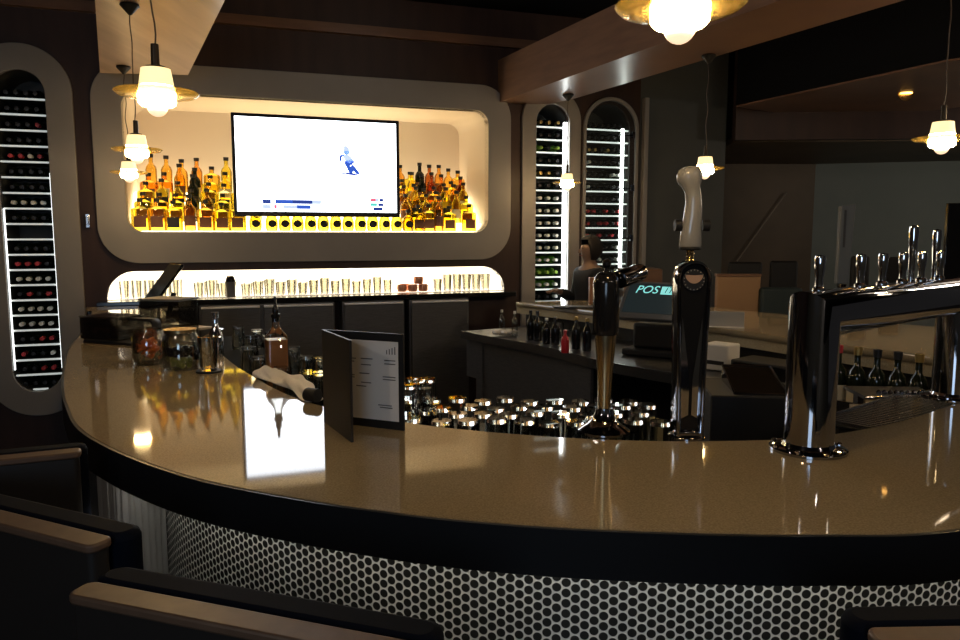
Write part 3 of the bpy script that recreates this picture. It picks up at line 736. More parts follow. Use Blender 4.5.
MB().box(-(x1-x0)/2,(x1-x0)/2,.121,.6,0,.45).build('base', mat('teal2', (.02,.035,.04), .6), r, bevel=.02)
# wooden ledge behind the pay terminal
x0, x1 = py_(624,272,6.2)[0], py_(662,272,6.2)[0]; z = py_(640,269,6.2)[1]
MB().box(x0,x1,6.17,6.5,0,z).build('wooden_stand', MT['wood'], bevel=.01); tag(bpy.data.objects['wooden_stand'], 'low brown wooden host stand beyond the counter behind the pay terminal', 'stand')
# grey paddle tap handle etc. are with the tower
# dark sign at the right edge
x0, zt = py_(949,203,3.0); x1 = py_(975,203,3.0)[0]
sg = empty('menu_sign', ((x0+x1)/2, 3.0, 1.071), 0, 'upright black menu board at the right edge of the picture', 'sign')
sg.location = ((x0+x1)/2, 3.15, 1.071)
x0, zt = py_(949,203,3.15); x1 = py_(980,203,3.15)[0]; sg.location.x = (x0+x1)/2
MB().box(-(x1-x0)/2,(x1-x0)/2,0,.02,0.02,zt-1.071).build('board', MT['blackgloss'], sg, bevel=.003)
MB().box(-.05,.05,-.04,.06,0,.02).build('foot', MT['black'], sg)

# ------------------------------------------------------------------ PERSON beyond the far counter
def person():
    px_, pY = 591, 6.2
    x = py_(px_, 260, pY)[0]
    root = empty('person', (x, pY, 0), R(-70), 'person with dark hair in black clothes standing beyond the far counter', 'person')
    V = {'pel':(0,0,.86,.125),'wai':(0,0,1.0,.115),'che':(0,.0,1.17,.135),'up':(0,0,1.27,.11),'nec':(0,-.01,1.335,.048),'hd0':(0,-.02,1.38,.052),'hd1':(0,-.02,1.45,.083),'hd2':(0,-.01,1.49,.078),
         'sl':(-.15,0,1.26,.055),'el':(-.19,-.05,1.03,.04),'wl':(-.13,-.22,1.10,.028),'ha':(-.10,-.28,1.11,.024),
         'sr':(.15,0,1.26,.055),'er':(.20,-.03,1.02,.04),'wr':(.15,-.2,1.0,.028),'hb':(.13,-.26,.99,.024),
         'hl':(-.09,0,.80,.09),'kl':(-.095,-.01,.45,.06),'al':(-.095,.02,.09,.04),'fl':(-.1,-.1,.035,.034),
         'hr':(.09,0,.80,.09),'kr':(.095,-.01,.45,.06),'ar':(.095,.02,.09,.04),'fr':(.1,-.1,.035,.034)}
    E_ = [('pel','wai'),('wai','che'),('che','up'),('up','nec'),('nec','hd0'),('hd0','hd1'),('hd1','hd2'),('up','sl'),('sl','el'),('el','wl'),('wl','ha'),('up','sr'),('sr','er'),('er','wr'),('wr','hb'),
          ('pel','hl'),('hl','kl'),('kl','al'),('al','fl'),('pel','hr'),('hr','kr'),('kr','ar'),('ar','fr')]
    def skin(name, keys, edges, mt, k=1.0, rootk='pel', sub=2, grow=0):
        idx = {a: i for i, a in enumerate(keys)}
        me = bpy.data.meshes.new(name); me.from_pydata([V[a][:3] for a in keys], [(idx[a], idx[b]) for a, b in edges], [])
        me.materials.append(mt); o = bpy.data.objects.new(name, me); COL.objects.link(o); o.parent = root
        mo = o.modifiers.new('skin','SKIN'); mo.use_smooth_shade = True
        sk = me.skin_vertices[0].data
        for a in keys: sk[idx[a]].radius = (V[a][3]*k+grow,)*2; sk[idx[a]].use_root = (a == rootk)
        s = o.modifiers.new('sub','SUBSURF'); s.levels = sub; s.render_levels = sub
        return o
    hands = []
    for h, sgn in (('ha',-1),('hb',1)):
        hx, hy, hz, _ = V[h]
        for f in range(4):
            a = f'{h}f{f}'; V[a+'0'] = (hx+(f-1.5)*.018, hy-.03, hz+.002, .009); V[a+'1'] = (hx+(f-1.5)*.02, hy-.065-(.01 if f in (1,2) else 0), hz-.014, .0075)
            E_.append((h, a+'0')); E_.append((a+'0', a+'1'))
        a = h+'t'; V[a+'0'] = (hx-sgn*.035, hy-.0, hz, .010); V[a+'1'] = (hx-sgn*.045, hy-.03, hz-.005, .008); E_.append((h, a+'0')); E_.append((a+'0', a+'1'))
    keys = list(V)
    skin('body', keys, E_, MT['skin'])
    ck = ['pel','wai','che','up','sl','el','wl','sr','er','wr','hl','kl','al','hr','kr','ar']
    ce = [('pel','wai'),('wai','che'),('che','up'),('up','sl'),('sl','el'),('el','wl'),('up','sr'),('sr','er'),('er','wr'),('pel','hl'),('hl','kl'),('kl','al'),('pel','hr'),('hr','kr'),('kr','ar')]
    skin('black_clothes', ck, ce, MT['cloth'], 1.0, grow=.014)
    # hair cap with a low tail, open at the face (face looks to -y)
    m = MB(); vs = []; fs = []; nu, nv = 18, 10
    for j in range(nv+1):
        el = R(90-150*j/nv)
        for i in range(nu):
            az = 2*math.pi*i/nu; fr = max(0, -math.sin(az)); e2 = el if fr < .55 else max(el, R(38))
            vs.append((.097*math.cos(e2)*math.cos(az), -.008+.108*math.cos(e2)*math.sin(az), 1.462+.112*math.sin(e2)))
    for j in range(nv):
        for i in range(nu): fs.append((j*nu+i, j*nu+(i+1) % nu, (j+1)*nu+(i+1) % nu, (j+1)*nu+i))
    m.add(vs, fs); m.build('hair', MT['hair'], root, ang=80)
    MB().lathe([(0,0),(.006,.002),(.012,-.03),(0,-.036)], 8, M=Matrix.Translation((0,-.108,1.455))).build('nose', MT['skin'], root)
    for sx in (-1,1): MB().lathe([(0,-.004),(.006,0),(0,.004)], 10, M=Matrix.Translation((sx*.03,-.094,1.462))).build('eye', MT['hair'], root)
    MB().box(-.02,.02,-.098,-.088,1.40,1.406).build('mouth', mat('lips', (.3,.1,.08), .5), root)
person()

# ------------------------------------------------------------------ THINGS ON THE NEAR COUNTER
T = 1.0705
def P2(px, py, z=1.07): x, y = pz(px, py, z); return (x, y)
# open menu, standing
hx, hy = -.42, 1.975
mn = empty('menu', (hx, hy, T), 0, 'black folder menu standing open on the counter with a printed page', 'menu')
def board(name, p, q, mt, t0, t1, z0, z1, inset=0):
    p = Vector(p); q = Vector(q); d = (q-p).normalized(); nn = Vector((-d.y, d.x)); p = p+d*inset; q = q-d*inset
    return MB().prism([tuple(p+nn*t0), tuple(q+nn*t0), tuple(q+nn*t1), tuple(p+nn*t1)], z0, z1).build(name, mt, mn, smooth=False)
cr = (-.195-hx, 1.88-hy); cl = (-.312-hx, 1.772-hy)
MT['menublack'] = mat('menu_cover', (.016,.015,.015), .45)
board('back_cover', (0,0), cr, MT['menublack'], 0, .006, 0, .25)
board('front_cover', (0,0), cl, MT['menublack'], 0, .006, 0, .25)
board('page', (0,0), cr, MT['paper'], -.0012, -.0002, .022, .229, .014)
def ink(x0, x1, z0, z1):       # marks on the page, x along the board
    d = Vector(cr).normalized(); nn = Vector((-d.y, d.x)); a = d*x0; b = d*x1
    return [tuple(a-nn*.0018), tuple(b-nn*.0018), tuple(b-nn*.0013), tuple(a-nn*.0013)], z0, z1
m = MB()
for (a, b, z) in [(.075,.105,.180),(.12,.155,.181),(.19,.222,.180),(.075,.10,.172),(.12,.15,.165),(.19,.222,.171),(.075,.10,.136),(.115,.145,.142),(.185,.222,.137),(.075,.10,.130),(.185,.222,.130),(.12,.15,.118),(.105,.135,.108),(.17,.21,.062),(.175,.212,.056)]:
    pp, z0, z1 = ink(a, b, z-.0012, z+.0012); m.prism(pp, z0, z1)
for k in range(4):
    pp, z0, z1 = ink(.196+.008*k, .1985+.008*k, .196, .207+.003*k); m.prism(pp, z0, z1)
m.build('printed_lines', MT['ink'], mn, smooth=False)

# folded towel with a rolled end
tx, ty = P2(290, 388)
tl = MB(); n = 40; m_ = 14; vs = []; fs = []
path = [Vector(P2(*p)) for p in [(262,377),(275,379),(290,384),(303,392),(316,402)]]
path = cat([tuple(p) for p in path], 10)
for i, p in enumerate(path):
    t = (path[min(i+1,len(path)-1)]-path[max(i-1,0)]).normalized(); nn = Vector((-t.y, t.x)); f = i/(len(path)-1)
    wd = .055*(1-.4*f); hh = .036*(1-.25*f)
    for k in range(m_+1):
        a = math.pi*k/m_; rr = 1+.2*math.sin(3*a+f*11)+.15*math.sin(6*a-f*19); e0 = math.sin(math.pi*min(1, (f+.04)*9)/2)*math.sin(math.pi*min(1,(1.04-f)*9)/2)
        c = p + nn*wd*math.cos(a)*rr*e0; vs.append((c.x, c.y, T+hh*math.sin(a)*rr*e0*(.9+.25*math.sin(f*13))))
nn_ = len(path)
for i in range(nn_-1):
    for k in range(m_): fs.append((i*(m_+1)+k, i*(m_+1)+k+1, (i+1)*(m_+1)+k+1, (i+1)*(m_+1)+k))
    fs.append((i*(m_+1)+m_, i*(m_+1), (i+1)*(m_+1), (i+1)*(m_+1)+m_))
tl.add(vs, fs); o = tl.build('folded_towel', MT['towel'], ang=60, sub=1); tag(o, 'crumpled cream bar towel lying on the counter edge beside the menu', 'towel')
x, y = P2(311, 401); 
ro = MB(); Mx = Matrix.Translation((x+.005,y-.012,T+.021)) @ Matrix.Rotation(R(60),4,'Z') @ Matrix.Rotation(R(90),4,'X')
ro.lathe([(0,-.02),(.019,-.02),(.021,-.015),(.021,.025),(0,.026)], 18, M=Mx); ro.build('round_stopper', MT['black']); tag(bpy.data.objects['round_stopper'], 'small round dark stopper lying at the end of the towel', 'stopper')

# mixer bottle with pourer
x, y = pz(276, 372, 1.0); bx, by = -.768, 2.80
rl = [Vector(p) for p in [(-.42,2.28),(-.60,2.47),(-.77,2.70),(-.93,2.99),(-1.27,3.64),(-1.6,4.22)]]
rail = cat([(-.48,2.24),(-.655,2.42),(-.80,2.67),(-.985,3.0),(-1.32,3.64),(-1.68,4.28)], 5)
rt = empty('speed_rail', (0,0,0), 0, 'dark steel ledge running inside the left arm of the bar', 'bar ledge')
strip('ledge', offset(rail, -.02), .955, .975, .34, mat('rubber', (.01,.01,.01), .9, spec=.05), rt, side=-1)
strip('rail_front', offset(rail, -.362), .90, 1.0, .01, MT['blackgloss'], rt, side=-1)
strip('support', offset(rail, -.17), .0, .954, .04, MT['black'], rt, side=-1)
mb = empty('mixer_bottle', (bx, by, .9755), R(25), 'square glass bottle of brown mix with black pourer, behind the towel', 'bottle')
sq = [(-.040,-.04),(.04,-.04),(.04,.04),(-.04,.04)]
def rsq(h, r=.012, n=4): return rrect(-h, h, -h, h, r, n)
m = MB(); m.prism(rsq(.037), .004, .205); m.build('brown_mix', MT['sauce'], mb)
m = MB()
prof = [(.040,0),(.040,.21),(.034,.225),(.022,.24),(.0145,.255),(.0135,.285)]
vs = []; fs = []; k = len(rsq(.04))
for h, z in prof:
    c = rsq(h, min(h*.98, .012 if z < .22 else h*.9))
    vs += [(a, b, z) for a, b in c]
for j in range(len(prof)-1):
    for i in range(k): fs.append((j*k+i, j*k+(i+1) % k, (j+1)*k+(i+1) % k, (j+1)*k+i))
fs.append(tuple(range(k))[::-1])
m.add(vs, fs).build('glass', MT['jar'], mb)
MB().lathe([(0,.27),(.0125,.271),(.0125,.285),(.0165,.286),(.0165,.30),(.011,.302),(.012,.32),(.007,.33),(.0045,.365),(0,.366)], 12).build('pourer', MT['blackgloss'], mb)

# ---- left end jars
def jar(px, pyb, r, h, label, content, fill, lidm='brass', lid=True):
    x, y = P2(px, pyb); y += r; x *= y/(y-r)
    j = empty('glass_jar', (x, y, T), 0, label, 'jar')
    MB().lathe([(0,.0),(r*.93,.0),(r,.012),(r,h*.78),(r*.86,h*.9),(r*.84,h),(r*.80,h),(r*.82,h*.9),(r*.95,h*.77),(r*.95,.016),(r*.9,.006),(0,.006)], 28).build('glass', MT['jar'], j)
    random.seed(len(label))
    m = MB()
    if content == 'peel':
        for k in range(26):
            a = random.uniform(0,6.28); rr = random.uniform(0, r*.68); z = random.uniform(.02, h*fill); c = Vector((rr*math.cos(a), rr*math.sin(a), z)); a2 = random.uniform(0,6.28)
            pts = [c+Vector((math.cos(a2+q*.7)*.016, math.sin(a2+q*.7)*.016, (q-2)*.005)) for q in range(6)]
            pts = [Vector((p.x, p.y, max(.012, p.z))) if p.xy.length < r*.9 else Vector((p.x*r*.9/p.xy.length, p.y*r*.9/p.xy.length, max(.012,p.z))) for p in pts]
            m.tube(pts, .0065, 6)
        m.build('orange_peel', MT['orange'], j)
    else:
        m2 = MB(); k = 0
        for q in range(60):
            z = .018+(q//12)*.019; a = q*2.4; rr = r*.74*math.sqrt(((q*7) % 12)/12)
            if z > h*fill: break
            M_ = Matrix.Translation((rr*math.cos(a), rr*math.sin(a), z))
            (m if z < h*fill*.55 else m2).lathe([(0,-.011),(.008,-.008),(.0115,0),(.008,.008),(0,.011)], 8, M=M_)
        m.build('olives', MT['green'], j); m2.build('cherries', MT['dark_fruit'], j)
    if lid: MB().lathe([(r*.87,h-.006),(r*.885,h-.006),(r*.885,h+.006),(r*.3,h+.008),(.0,h+.008),(0,h+.003),(r*.86,h+.002)], 28).build('lid', MT[lidm], j)
    return j
jar(150, 366, .062, .135, 'glass jar of orange peel on the left end of the counter', 'peel', .62, lid=False)
jar(182, 372, .067, .145, 'glass jar of green olives with thin brass lid, beside the orange peel jar', 'olive', .55)
# tumbler on a black coaster
x, y = P2(205, 374); y += .04
MB().lathe([(0,0),(.046,0),(.046,.006),(0,.006)], 24).build('coaster', MT['black'], loc=(x,y,T)); tag(bpy.data.objects['coaster'], 'round black coaster under the clear tumbler by the jars', 'coaster')
g_ = tumbler(.125, .036, 'tall_tumbler', MT['jar'], seg=24); g_.location = (x, y, T+.0065); tag(g_, 'clear tall tumbler standing on the black coaster right of the jars', 'glass')
# small dark napkin box left of peel jar
# black tray with clear bins on it
tc = P2(112, 345); ta = math.atan2(P2(150,346)[1]-P2(78,341)[1], P2(150,346)[0]-P2(78,341)[0])
tr = empty('bar_tray', ((P2(78,343)[0]+P2(152,347)[0])/2, P2(112,345)[1]+.12, T), ta, 'long low black tray at the left end of the counter', 'tray')
wtr = abs(P2(152,345)[0]-P2(78,345)[0])/2
MB().prism(rrect(-wtr,wtr,-.11,.11,.03,6), 0, .012).build('base', MT['black'], tr, bevel=.003)
plate('rim', [rrect(-wtr,wtr,-.11,.11,.03,6), rrect(-wtr+.01,wtr-.01,-.10,.10,.022,6)], 0, .05, MT['black'], tr)
rim = bpy.data.objects['rim']; rim.data.transform(Matrix(((1,0,0,0),(0,0,1,0),(0,1,0,.0125),(0,0,0,1)))); rim.data.flip_normals()
def bin_(lx, w_, d_, h, z0, label, par=tr, lidm=None):
    M_ = Matrix.Translation(tr.location) @ Matrix.Rotation(ta,4,'Z'); p = M_ @ Vector((lx,0,z0))
    b = empty('clear_bin', p, ta, label, 'garnish bin')
    m = MB(); t = .004
    m.box(-w_/2,w_/2,-d_/2,d_/2,0,t).box(-w_/2,w_/2,-d_/2,-d_/2+t,t,h).box(-w_/2,w_/2,d_/2-t,d_/2,t,h).box(-w_/2,-w_/2+t,-d_/2+t,d_/2-t,t,h).box(w_/2-t,w_/2,-d_/2+t,d_/2-t,t,h)
    m.build('box', MT['acrylic'], b)
    MB().box(-w_/2-.003,w_/2+.003,-d_/2-.003,d_/2+.003,h+.0003,h+.008).build('lid', MT[lidm or 'acrylic'], b, bevel=.002)
    m = MB()
    for k in range(14): m.box(-.012,.012,-.01,.01,-.006,.006, M=Matrix.Translation((random.uniform(-w_/2+.02,w_/2-.02), random.uniform(-d_/2+.02,d_/2-.02), .015+random.uniform(0,h*.3))) @ Matrix.Rotation(random.uniform(0,3),4,'Z'))
    m.build('garnish', MT['green'] if lidm else MT['lab1'], b)
bin_(-.085, wtr*1.35, .16, .10, .0135, 'smoky clear garnish bin on the black tray, at the far left of the counter')
# taller covered box right of the tray
x, y = P2(163, 334); 
tb_ = empty('napkin_caddy', (x, y+.09, T), R(-12), 'clear covered caddy with flat pale lid behind the jars', 'caddy')
h2 = .165
m = MB(); t = .004; w_, d_ = .225, .17
m.box(-w_/2,w_/2,-d_/2,d_/2,0,t).box(-w_/2,w_/2,-d_/2,-d_/2+t,t,h2).box(-w_/2,w_/2,d_/2-t,d_/2,t,h2).box(-w_/2,-w_/2+t,-d_/2+t,d_/2-t,t,h2).box(w_/2-t,w_/2,-d_/2+t,d_/2-t,t,h2)
m.build('box', MT['acrylic'], tb_)
MB().box(-w_/2-.004,w_/2+.004,-d_/2-.004,d_/2+.004,h2+.0004,h2+.012).build('lid', mat('grey_lid', (.2,.2,.2), .3), tb_, bevel=.003)
MB().box(-w_/2+.02,w_/2-.02,-d_/2+.02,d_/2-.02,.0045,.03).build('napkins', mat('napkin', (.55,.42,.22), .8), tb_)
for i, (px, pyb, rr, hh) in enumerate([(88,334,.03,.10),(97,330,.028,.12)]): pass
x, y = P2(82, 338); o = MB().lathe([(0,0),(.03,0),(.032,.05),(.022,.075),(.012,.09),(.012,.12),(0,.121)], 16).build('dark_bottle', MT['blackgloss'], loc=(x-.02, y+.12, T)); tag(o, 'small squat black bottle left of the clear bins', 'bottle')
# tilted tablet on a stand
x, y = P2(158, 322)
tbm = empty('tablet_stand', (x, y+.06, T), R(-48), 'black tablet on a tilted stand rising before the glowing recess', 'tablet')
Mt = Matrix.Translation((0,0,.20)) @ Matrix.Rotation(R(-38),4,'X')
MB().box(-.10,.10,-.008,.008,-.16,.16, M=Mt).build('tablet', MT['blackgloss'], tbm, bevel=.003)
MB().tube([(0,.03,.01),(0,.075,.16)], .014, 10).build('arm', MT['black'], tbm)
MB().lathe([(0,0),(.07,0),(.068,.010),(0,.012)], 24).build('base', MT['black'], tbm)
# flat wooden board and papers right of the caddy
x, y = P2(188, 329)
MB().box(-.12,.12,-.045,.045,0,.012, M=Matrix.Rotation(R(-25),4,'Z')).build('cutting_board', mat('board', (.6,.5,.36), .5), loc=(x, y+.03, T), bevel=.003); tag(bpy.data.objects['cutting_board'], 'small pale cutting board behind the olive jar', 'cutting board')

# ---- tools and glasses on the left ledge
k = 0
RN = ['nearest','second','third','fourth','fifth','sixth','seventh','eighth']
for i in range(8):
    for j in range(3):
        f = (i+.4)/8; q = rail[min(len(rail)-1, int(3+f*(len(rail)-6)))]; q2 = rail[min(len(rail)-1, int(4+f*(len(rail)-6)))]
        d = (q2-q).normalized(); nn = Vector((d.y, -d.x)); p = q+nn*(.075+.095*j)+d*.03
        if (Vector((p.x,p.y))-Vector((bx,by))).length < .085: continue
        if i in (6,7) and j == 0: continue
        if k == 0: o0 = tumbler(.115,.036,'rocks_glass',MT['glass'],inv=True); o = o0
        else: o = o0.copy(); COL.objects.link(o)
        k += 1; o.location = (p.x, p.y, .9755); o.scale = (1,1,.85+.1*((i+j) % 3))
        tag(o, f"upturned glass on the left inner ledge, {RN[i]} group from the menu, {['bar-side','middle','outer'][j]} one", 'glass', 'upturned glasses on the left ledge')
def bottle_small(name, x, y, z, h, r, body, cap, label, catn='bottle', grp=None):
    b = MB().lathe([(0,0),(r*.95,0),(r,.006),(r,h*.55),(r*.85,h*.66),(r*.38,h*.78),(r*.36,h*.92),(0,h*.921)], 16).build(name, body, loc=(x,y,z))
    MB().lathe([(0,h*.9),(r*.44,h*.9),(r*.44,h),(0,h)], 12).build('cap', cap, b); tag(b, label, catn, grp); return b
x, y = pz(219, 344, .9755)
bottle_small('steel_pourer_bottle', -1.12, 3.15, .9755, .27, .032, MT['chrome'], MT['chrome'], 'slim chrome shaker standing above the upturned glasses by the caddy', 'shaker')
x, y = -1.30, 3.42
MB().tube([(x,y,1.09),(x+.14,y-.12,1.155)], .005, 8).lathe([(0,-.004),(.02,0),(0,.004)], 12, M=Matrix.Translation((x+.145,y-.125,1.157))).build('bar_spoon', MT['chrome']); tag(bpy.data.objects['bar_spoon'], 'long chrome bar spoon lying across the upturned glasses', 'spoon')

# ---- drainboard with upturned glasses behind the near counter
db = empty('drainboard', (.16, 2.28, 0), 0, 'low steel drainboard just behind the near counter', 'drainboard')
MB().box(-.52,.43,-.17,.32,.86,.885).build('board', MT['steel'], db, bevel=.003)
for sx in (-.48,.38):
    for yy in (-.14,.28): MB().tube([(sx,yy,0),(sx,yy,.8595)], .016, 8).build('leg', MT['steel'], db)
k = 0
ROWN = ['near row','second row','third row','far row']
for j in range(4):
    n = 11
    for i in range(n):
        x = -.275+i*.0805+(.04 if j % 2 else 0)+random.uniform(-.006,.006); y = 2.16+j*.092+random.uniform(-.006,.006)-(.012*i if j == 0 and i > 20 else 0)
        if y < 2.24 and x < -.2: continue
        if x > .55: continue
        if k == 0: s0 = tumbler(.145,.037,'beer_glass',MT['rg'],inv=True,seg=20); o = s0
        else: o = s0.copy(); COL.objects.link(o)
        k += 1; o.location = (x, y, .8855); o.scale = (1,1,1+random.uniform(-.05,.05))
        tag(o, f"upturned clear glass on the drainboard, {ROWN[j]}, {ORD[i]} from the menu side", 'glass', 'upturned glasses on the drainboard')
# taller glasses beside the menu
for i, (px_, pt, Y) in enumerate([(409,384,2.30),(419,379,2.42),(428,378,2.46),(413,378,2.5),(424,384,2.36)]):
    x, zt = py_(px_, pt, Y); hh = zt-.8855
    if i == 0: t0 = tumbler(.20,.03,'highball_glass',MT['rg'],inv=True,seg=20); o = t0
    else: o = t0.copy(); COL.objects.link(o)
    o.location = (x-.0, Y, .8855); o.scale = (1,1,hh/.20)
    tag(o, f"tall upturned highball glass beside the menu, {ORD[i]} of the cluster from the left front", 'glass', 'tall glasses beside the menu')
# straw caddy on the board
x, y = pz(668, 424, .93)
MB().box(-.032,.032,-.03,.03,0,.075).box(-.026,.026,-.024,.024,.0751,.085).build('napkin_holder', mat('woven', (.42,.36,.2), .8), loc=(.565, 2.40, .8855), bevel=.004); tag(bpy.data.objects['napkin_holder'], 'small tan napkin holder left of the chrome loop tower', 'napkin holder')

# ------------------------------------------------------------------ TAP TOWERS
# 1: bell-based single tower
x, y = P2(607, 437); 
tp = empty('beer_tower', (x, y+.05, T), 0, 'dark bell-based beer tower with tapering gold column and cylindrical head', 'beer tower')
MB().lathe([(0,0),(.066,0),(.066,.006),(.058,.012),(.042,.022),(.030,.036),(.024,.052),(.0215,.062),(0,.062)], 32).build('bell_base', MT['darkchrome'], tp)
MB().lathe([(0,.063),(.0165,.063),(.019,.14),(.026,.235),(.0265,.2495),(0,.2495)], 24).build('column', MT['brass'], tp)
MB().lathe([(0,.25),(.030,.2505),(.033,.262),(.033,.38),(.030,.395),(.02,.406),(.006,.41),(.006,.418),(.011,.424),(.011,.432),(.005,.44),(0,.4405)], 28).build('head', MT['blackgloss'], tp)
Ms = Matrix.Translation((.03,.0,.388)) @ Matrix.Rotation(R(52),4,'Z') @ Matrix.Rotation(R(83),4,'Y')
MB().lathe([(0,0),(.022,0),(.023,.004),(.024,.11),(.021,.124),(0,.126)], 24, M=Ms).build('spout_barrel', MT['darkchrome'], tp)
# 2: chrome loop tower with white handle
x, y = P2(690, 440)
lp = empty('loop_beer_tower', (x, y+.03, T), R(0), 'chrome teardrop loop beer tower with black face and round badge', 'beer tower')
def tear(wt, wb, h, n=16, top=.04):      # half widths
    pts = [(-wb, 0), (wb, 0)]
    zc = h-wt
    for i in range(1, 8):
        f = i/8; pts.append((wb+(wt-wb)*(f**1.5), zc*f))
    for i in range(n+1):
        a = math.pi*i/n; pts.append((wt*math.cos(a), zc+wt*math.sin(a)))
    for i in range(7, 0, -1):
        f = i/8; pts.append((-(wb+(wt-wb)*(f**1.5)), zc*f))
    return pts
H_ = .437
plate('chrome_loop', [tear(.042,.034,H_), [(a*.80, .02+b*.947) for a, b in tear(.042,.028,H_)]], -.03, .03, MT['darkchrome'], lp, bevel=.005)
MB().add(*(lambda t: ([(a, -.017, b) for a, b in t]+[(a, .017, b) for a, b in t], [tuple(range(len(t)))[::-1], tuple(range(len(t), 2*len(t)))]+[(i,(i+1) % len(t),len(t)+(i+1) % len(t),len(t)+i) for i in range(len(t))]))([(a*.805, .018+b*.948) for a, b in tear(.042,.028,H_)])).build('black_face', MT['blackgloss'], lp)
MB().add([(-.021,-.0185,.05),(-.004,-.021,.06),(-.004,-.021,.15),(-.024,-.0185,.30),(-.026,-.0182,.16)], [(0,1,2,3,4)]).add([(.004,-.021,.06),(.021,-.0185,.05),(.026,-.0182,.16),(.024,-.0185,.30),(.004,-.021,.15)], [(0,1,2,3,4)]).build('chrome_blade', MT['chrome'], lp, smooth=False, fix=False)
bd = MB(); bd.lathe([(0,0),(.026,0),(.026,.004),(0,.004)], 28, M=Matrix.Translation((0,-.017,.392)) @ Matrix.Rotation(R(90),4,'X')); bd.build('badge', MT['black'], lp)
m = MB(); pts = []
for i in range(26):
    a = 2*math.pi*i/26; pts.append((.021*math.cos(a), .010*math.sin(a)+.004*math.cos(2*a)))
m.add([(a,-.0222,.397+b) for a, b in pts], [tuple(range(26))]); m.build('badge_emblem', mat('badge_c', (.42,.27,.18), .5), lp, fix=False)
m = MB()
for i in range(18):
    a = 2*math.pi*i/18
    if math.sin(a) > .75 : pass
    m.box(-.0012,.0012,-.0222,-.021,.0225,.025, M=Matrix.Translation((0,0,.392)) @ Matrix.Rotation(a,4,'Y'))
m.build('badge_marks', MT['ceramic'], lp, smooth=False)
MB().lathe([(0,0),(.046,0),(.046,.004),(.04,.008),(0,.008)], 28).build('foot_flange', MT['darkchrome'], lp)
th_o = empty('tap_handle', (x, y+.03, T+H_+.0005), 0, 'white ceramic tap handle with knobbed curved top above the loop tower', 'tap handle')
MB().lathe([(0,0),(.010,0),(.008,.004),(.010,.008),(.008,.012),(.010,.016),(.008,.020),(.010,.024),(.008,.028),(.009,.034),(0,.034)], 14, M=Matrix.Translation((-.006,0,0))).build('spring_neck', MT['brass'], th_o)
sec = [(-.006,.034,.026,.017),(-.006,.040,.027,.019),(-.005,.075,.0245,.019),(-.002,.11,.022,.019),(-.001,.14,.0195,.018),(-.004,.165,.019,.018),(-.010,.178,.023,.02),(-.013,.190,.0295,.023),(-.013,.203,.031,.024),(-.012,.215,.028,.022),(-.010,.224,.017,.014),(-.009,.2265,.006,.005)]
vs = []; fs = []; kk = 20
for cx, z, rx, ry in sec:
    for i in range(kk): a = 2*math.pi*i/kk; vs.append((cx+rx*math.cos(a), ry*math.sin(a), z))
for j in range(len(sec)-1):
    for i in range(kk): fs.append((j*kk+i, j*kk+(i+1) % kk, (j+1)*kk+(i+1) % kk, (j+1)*kk+i))
fs += [tuple(range(kk))[::-1], tuple(range((len(sec)-1)*kk, len(sec)*kk))]
MB().add(vs, fs).build('ceramic_grip', MT['ceramic'], th_o, ang=60)
MB().lathe([(0,.026),(.024,.026),(.026,.030),(.024,.0335),(0,.0338)], 20, M=Matrix.Translation((-.006,0,0))).build('collar', MT['black'], th_o)
MB().lathe([(0,0),(.014,0),(.014,.016),(0,.016)], 16, M=Matrix.Translation((-.045,.0,.085)) @ Matrix.Rotation(R(90),4,'Y')).lathe([(0,0),(.014,0),(.014,.016),(0,.016)], 16, M=Matrix.Translation((.022,.0,.085)) @ Matrix.Rotation(R(90),4,'Y')).build('side_knob', MT['black'], th_o)

# 3: the big pipe tower
A_ = Vector((.768, 1.712)); B_ = Vector((1.455, 2.275)); dv = (B_-A_).normalized(); LN_ = (B_-A_).length; an = math.atan2(dv.y, dv.x)
pt = empty('pipe_beer_tower', (A_.x, A_.y, T), an, 'large chrome pipe beer tower bridging two flanged posts at right', 'beer tower')
rp = .056; zc = .318
MT['pipe'] = mat('pipe_chrome', (.42,.42,.44), .07, 1)
# left post + mitred top pipe as one bent sweep
def ringpts(c, ax, ay, r, n=28): return [c+ax*r*math.cos(2*math.pi*i/n)+ay*r*math.sin(2*math.pi*i/n) for i in range(n)]
n = 28; vs = []; fs = []
X = Vector((1,0,0)); Y = Vector((0,1,0)); Z = Vector((0,0,1))
rings = [[Vector((rp*math.cos(2*math.pi*i/n), rp*math.sin(2*math.pi*i/n), .012)) for i in range(n)]]
mit = []
for i in range(n):
    cx, cy = rp*math.cos(2*math.pi*i/n), rp*math.sin(2*math.pi*i/n)
    mit.append(Vector((cx, cy, zc-cx)))       # mitre plane x+z = zc
rings.append(mit)
mit2 = [Vector((LN_+ (v.z-zc), v.y, v.z)) for v in mit]
rings.append(mit2)
for q in rings: vs += q
for j in range(2):
    for i in range(n): fs.append((j*n+i, j*n+(i+1) % n, (j+1)*n+(i+1) % n, (j+1)*n+i))
base2 = len(vs); vs += [Vector((LN_+(v.z-zc), v.y, .012)) for v in mit]
for i in range(n): fs.append((2*n+i, 2*n+(i+1) % n, base2+(i+1) % n, base2+i))
pp = MB().add(vs, fs).build('pipe_frame', MT['pipe'], pt, ang=50)
for xx in (0, LN_):
    m = MB(); m.lathe([(rp+.0005,0),(rp+.03,0),(rp+.03,.006),(rp+.02,.010),(rp+.004,.012),(rp+.0005,.02)], 36, cx=xx); m.build('flange', MT['pipe'], pt)
    for k in range(8):
        a = 2*math.pi*k/8+.2; MB().lathe([(0,.0065),(.006,.0065),(.006,.012),(.003,.015),(0,.0152)], 8, cx=xx+(rp+.022)*math.cos(a), cy=(rp+.022)*math.sin(a)).build('bolt', MT['chrome'], pt)
tapx = [.015, .25, .39, .53, .67, .82]
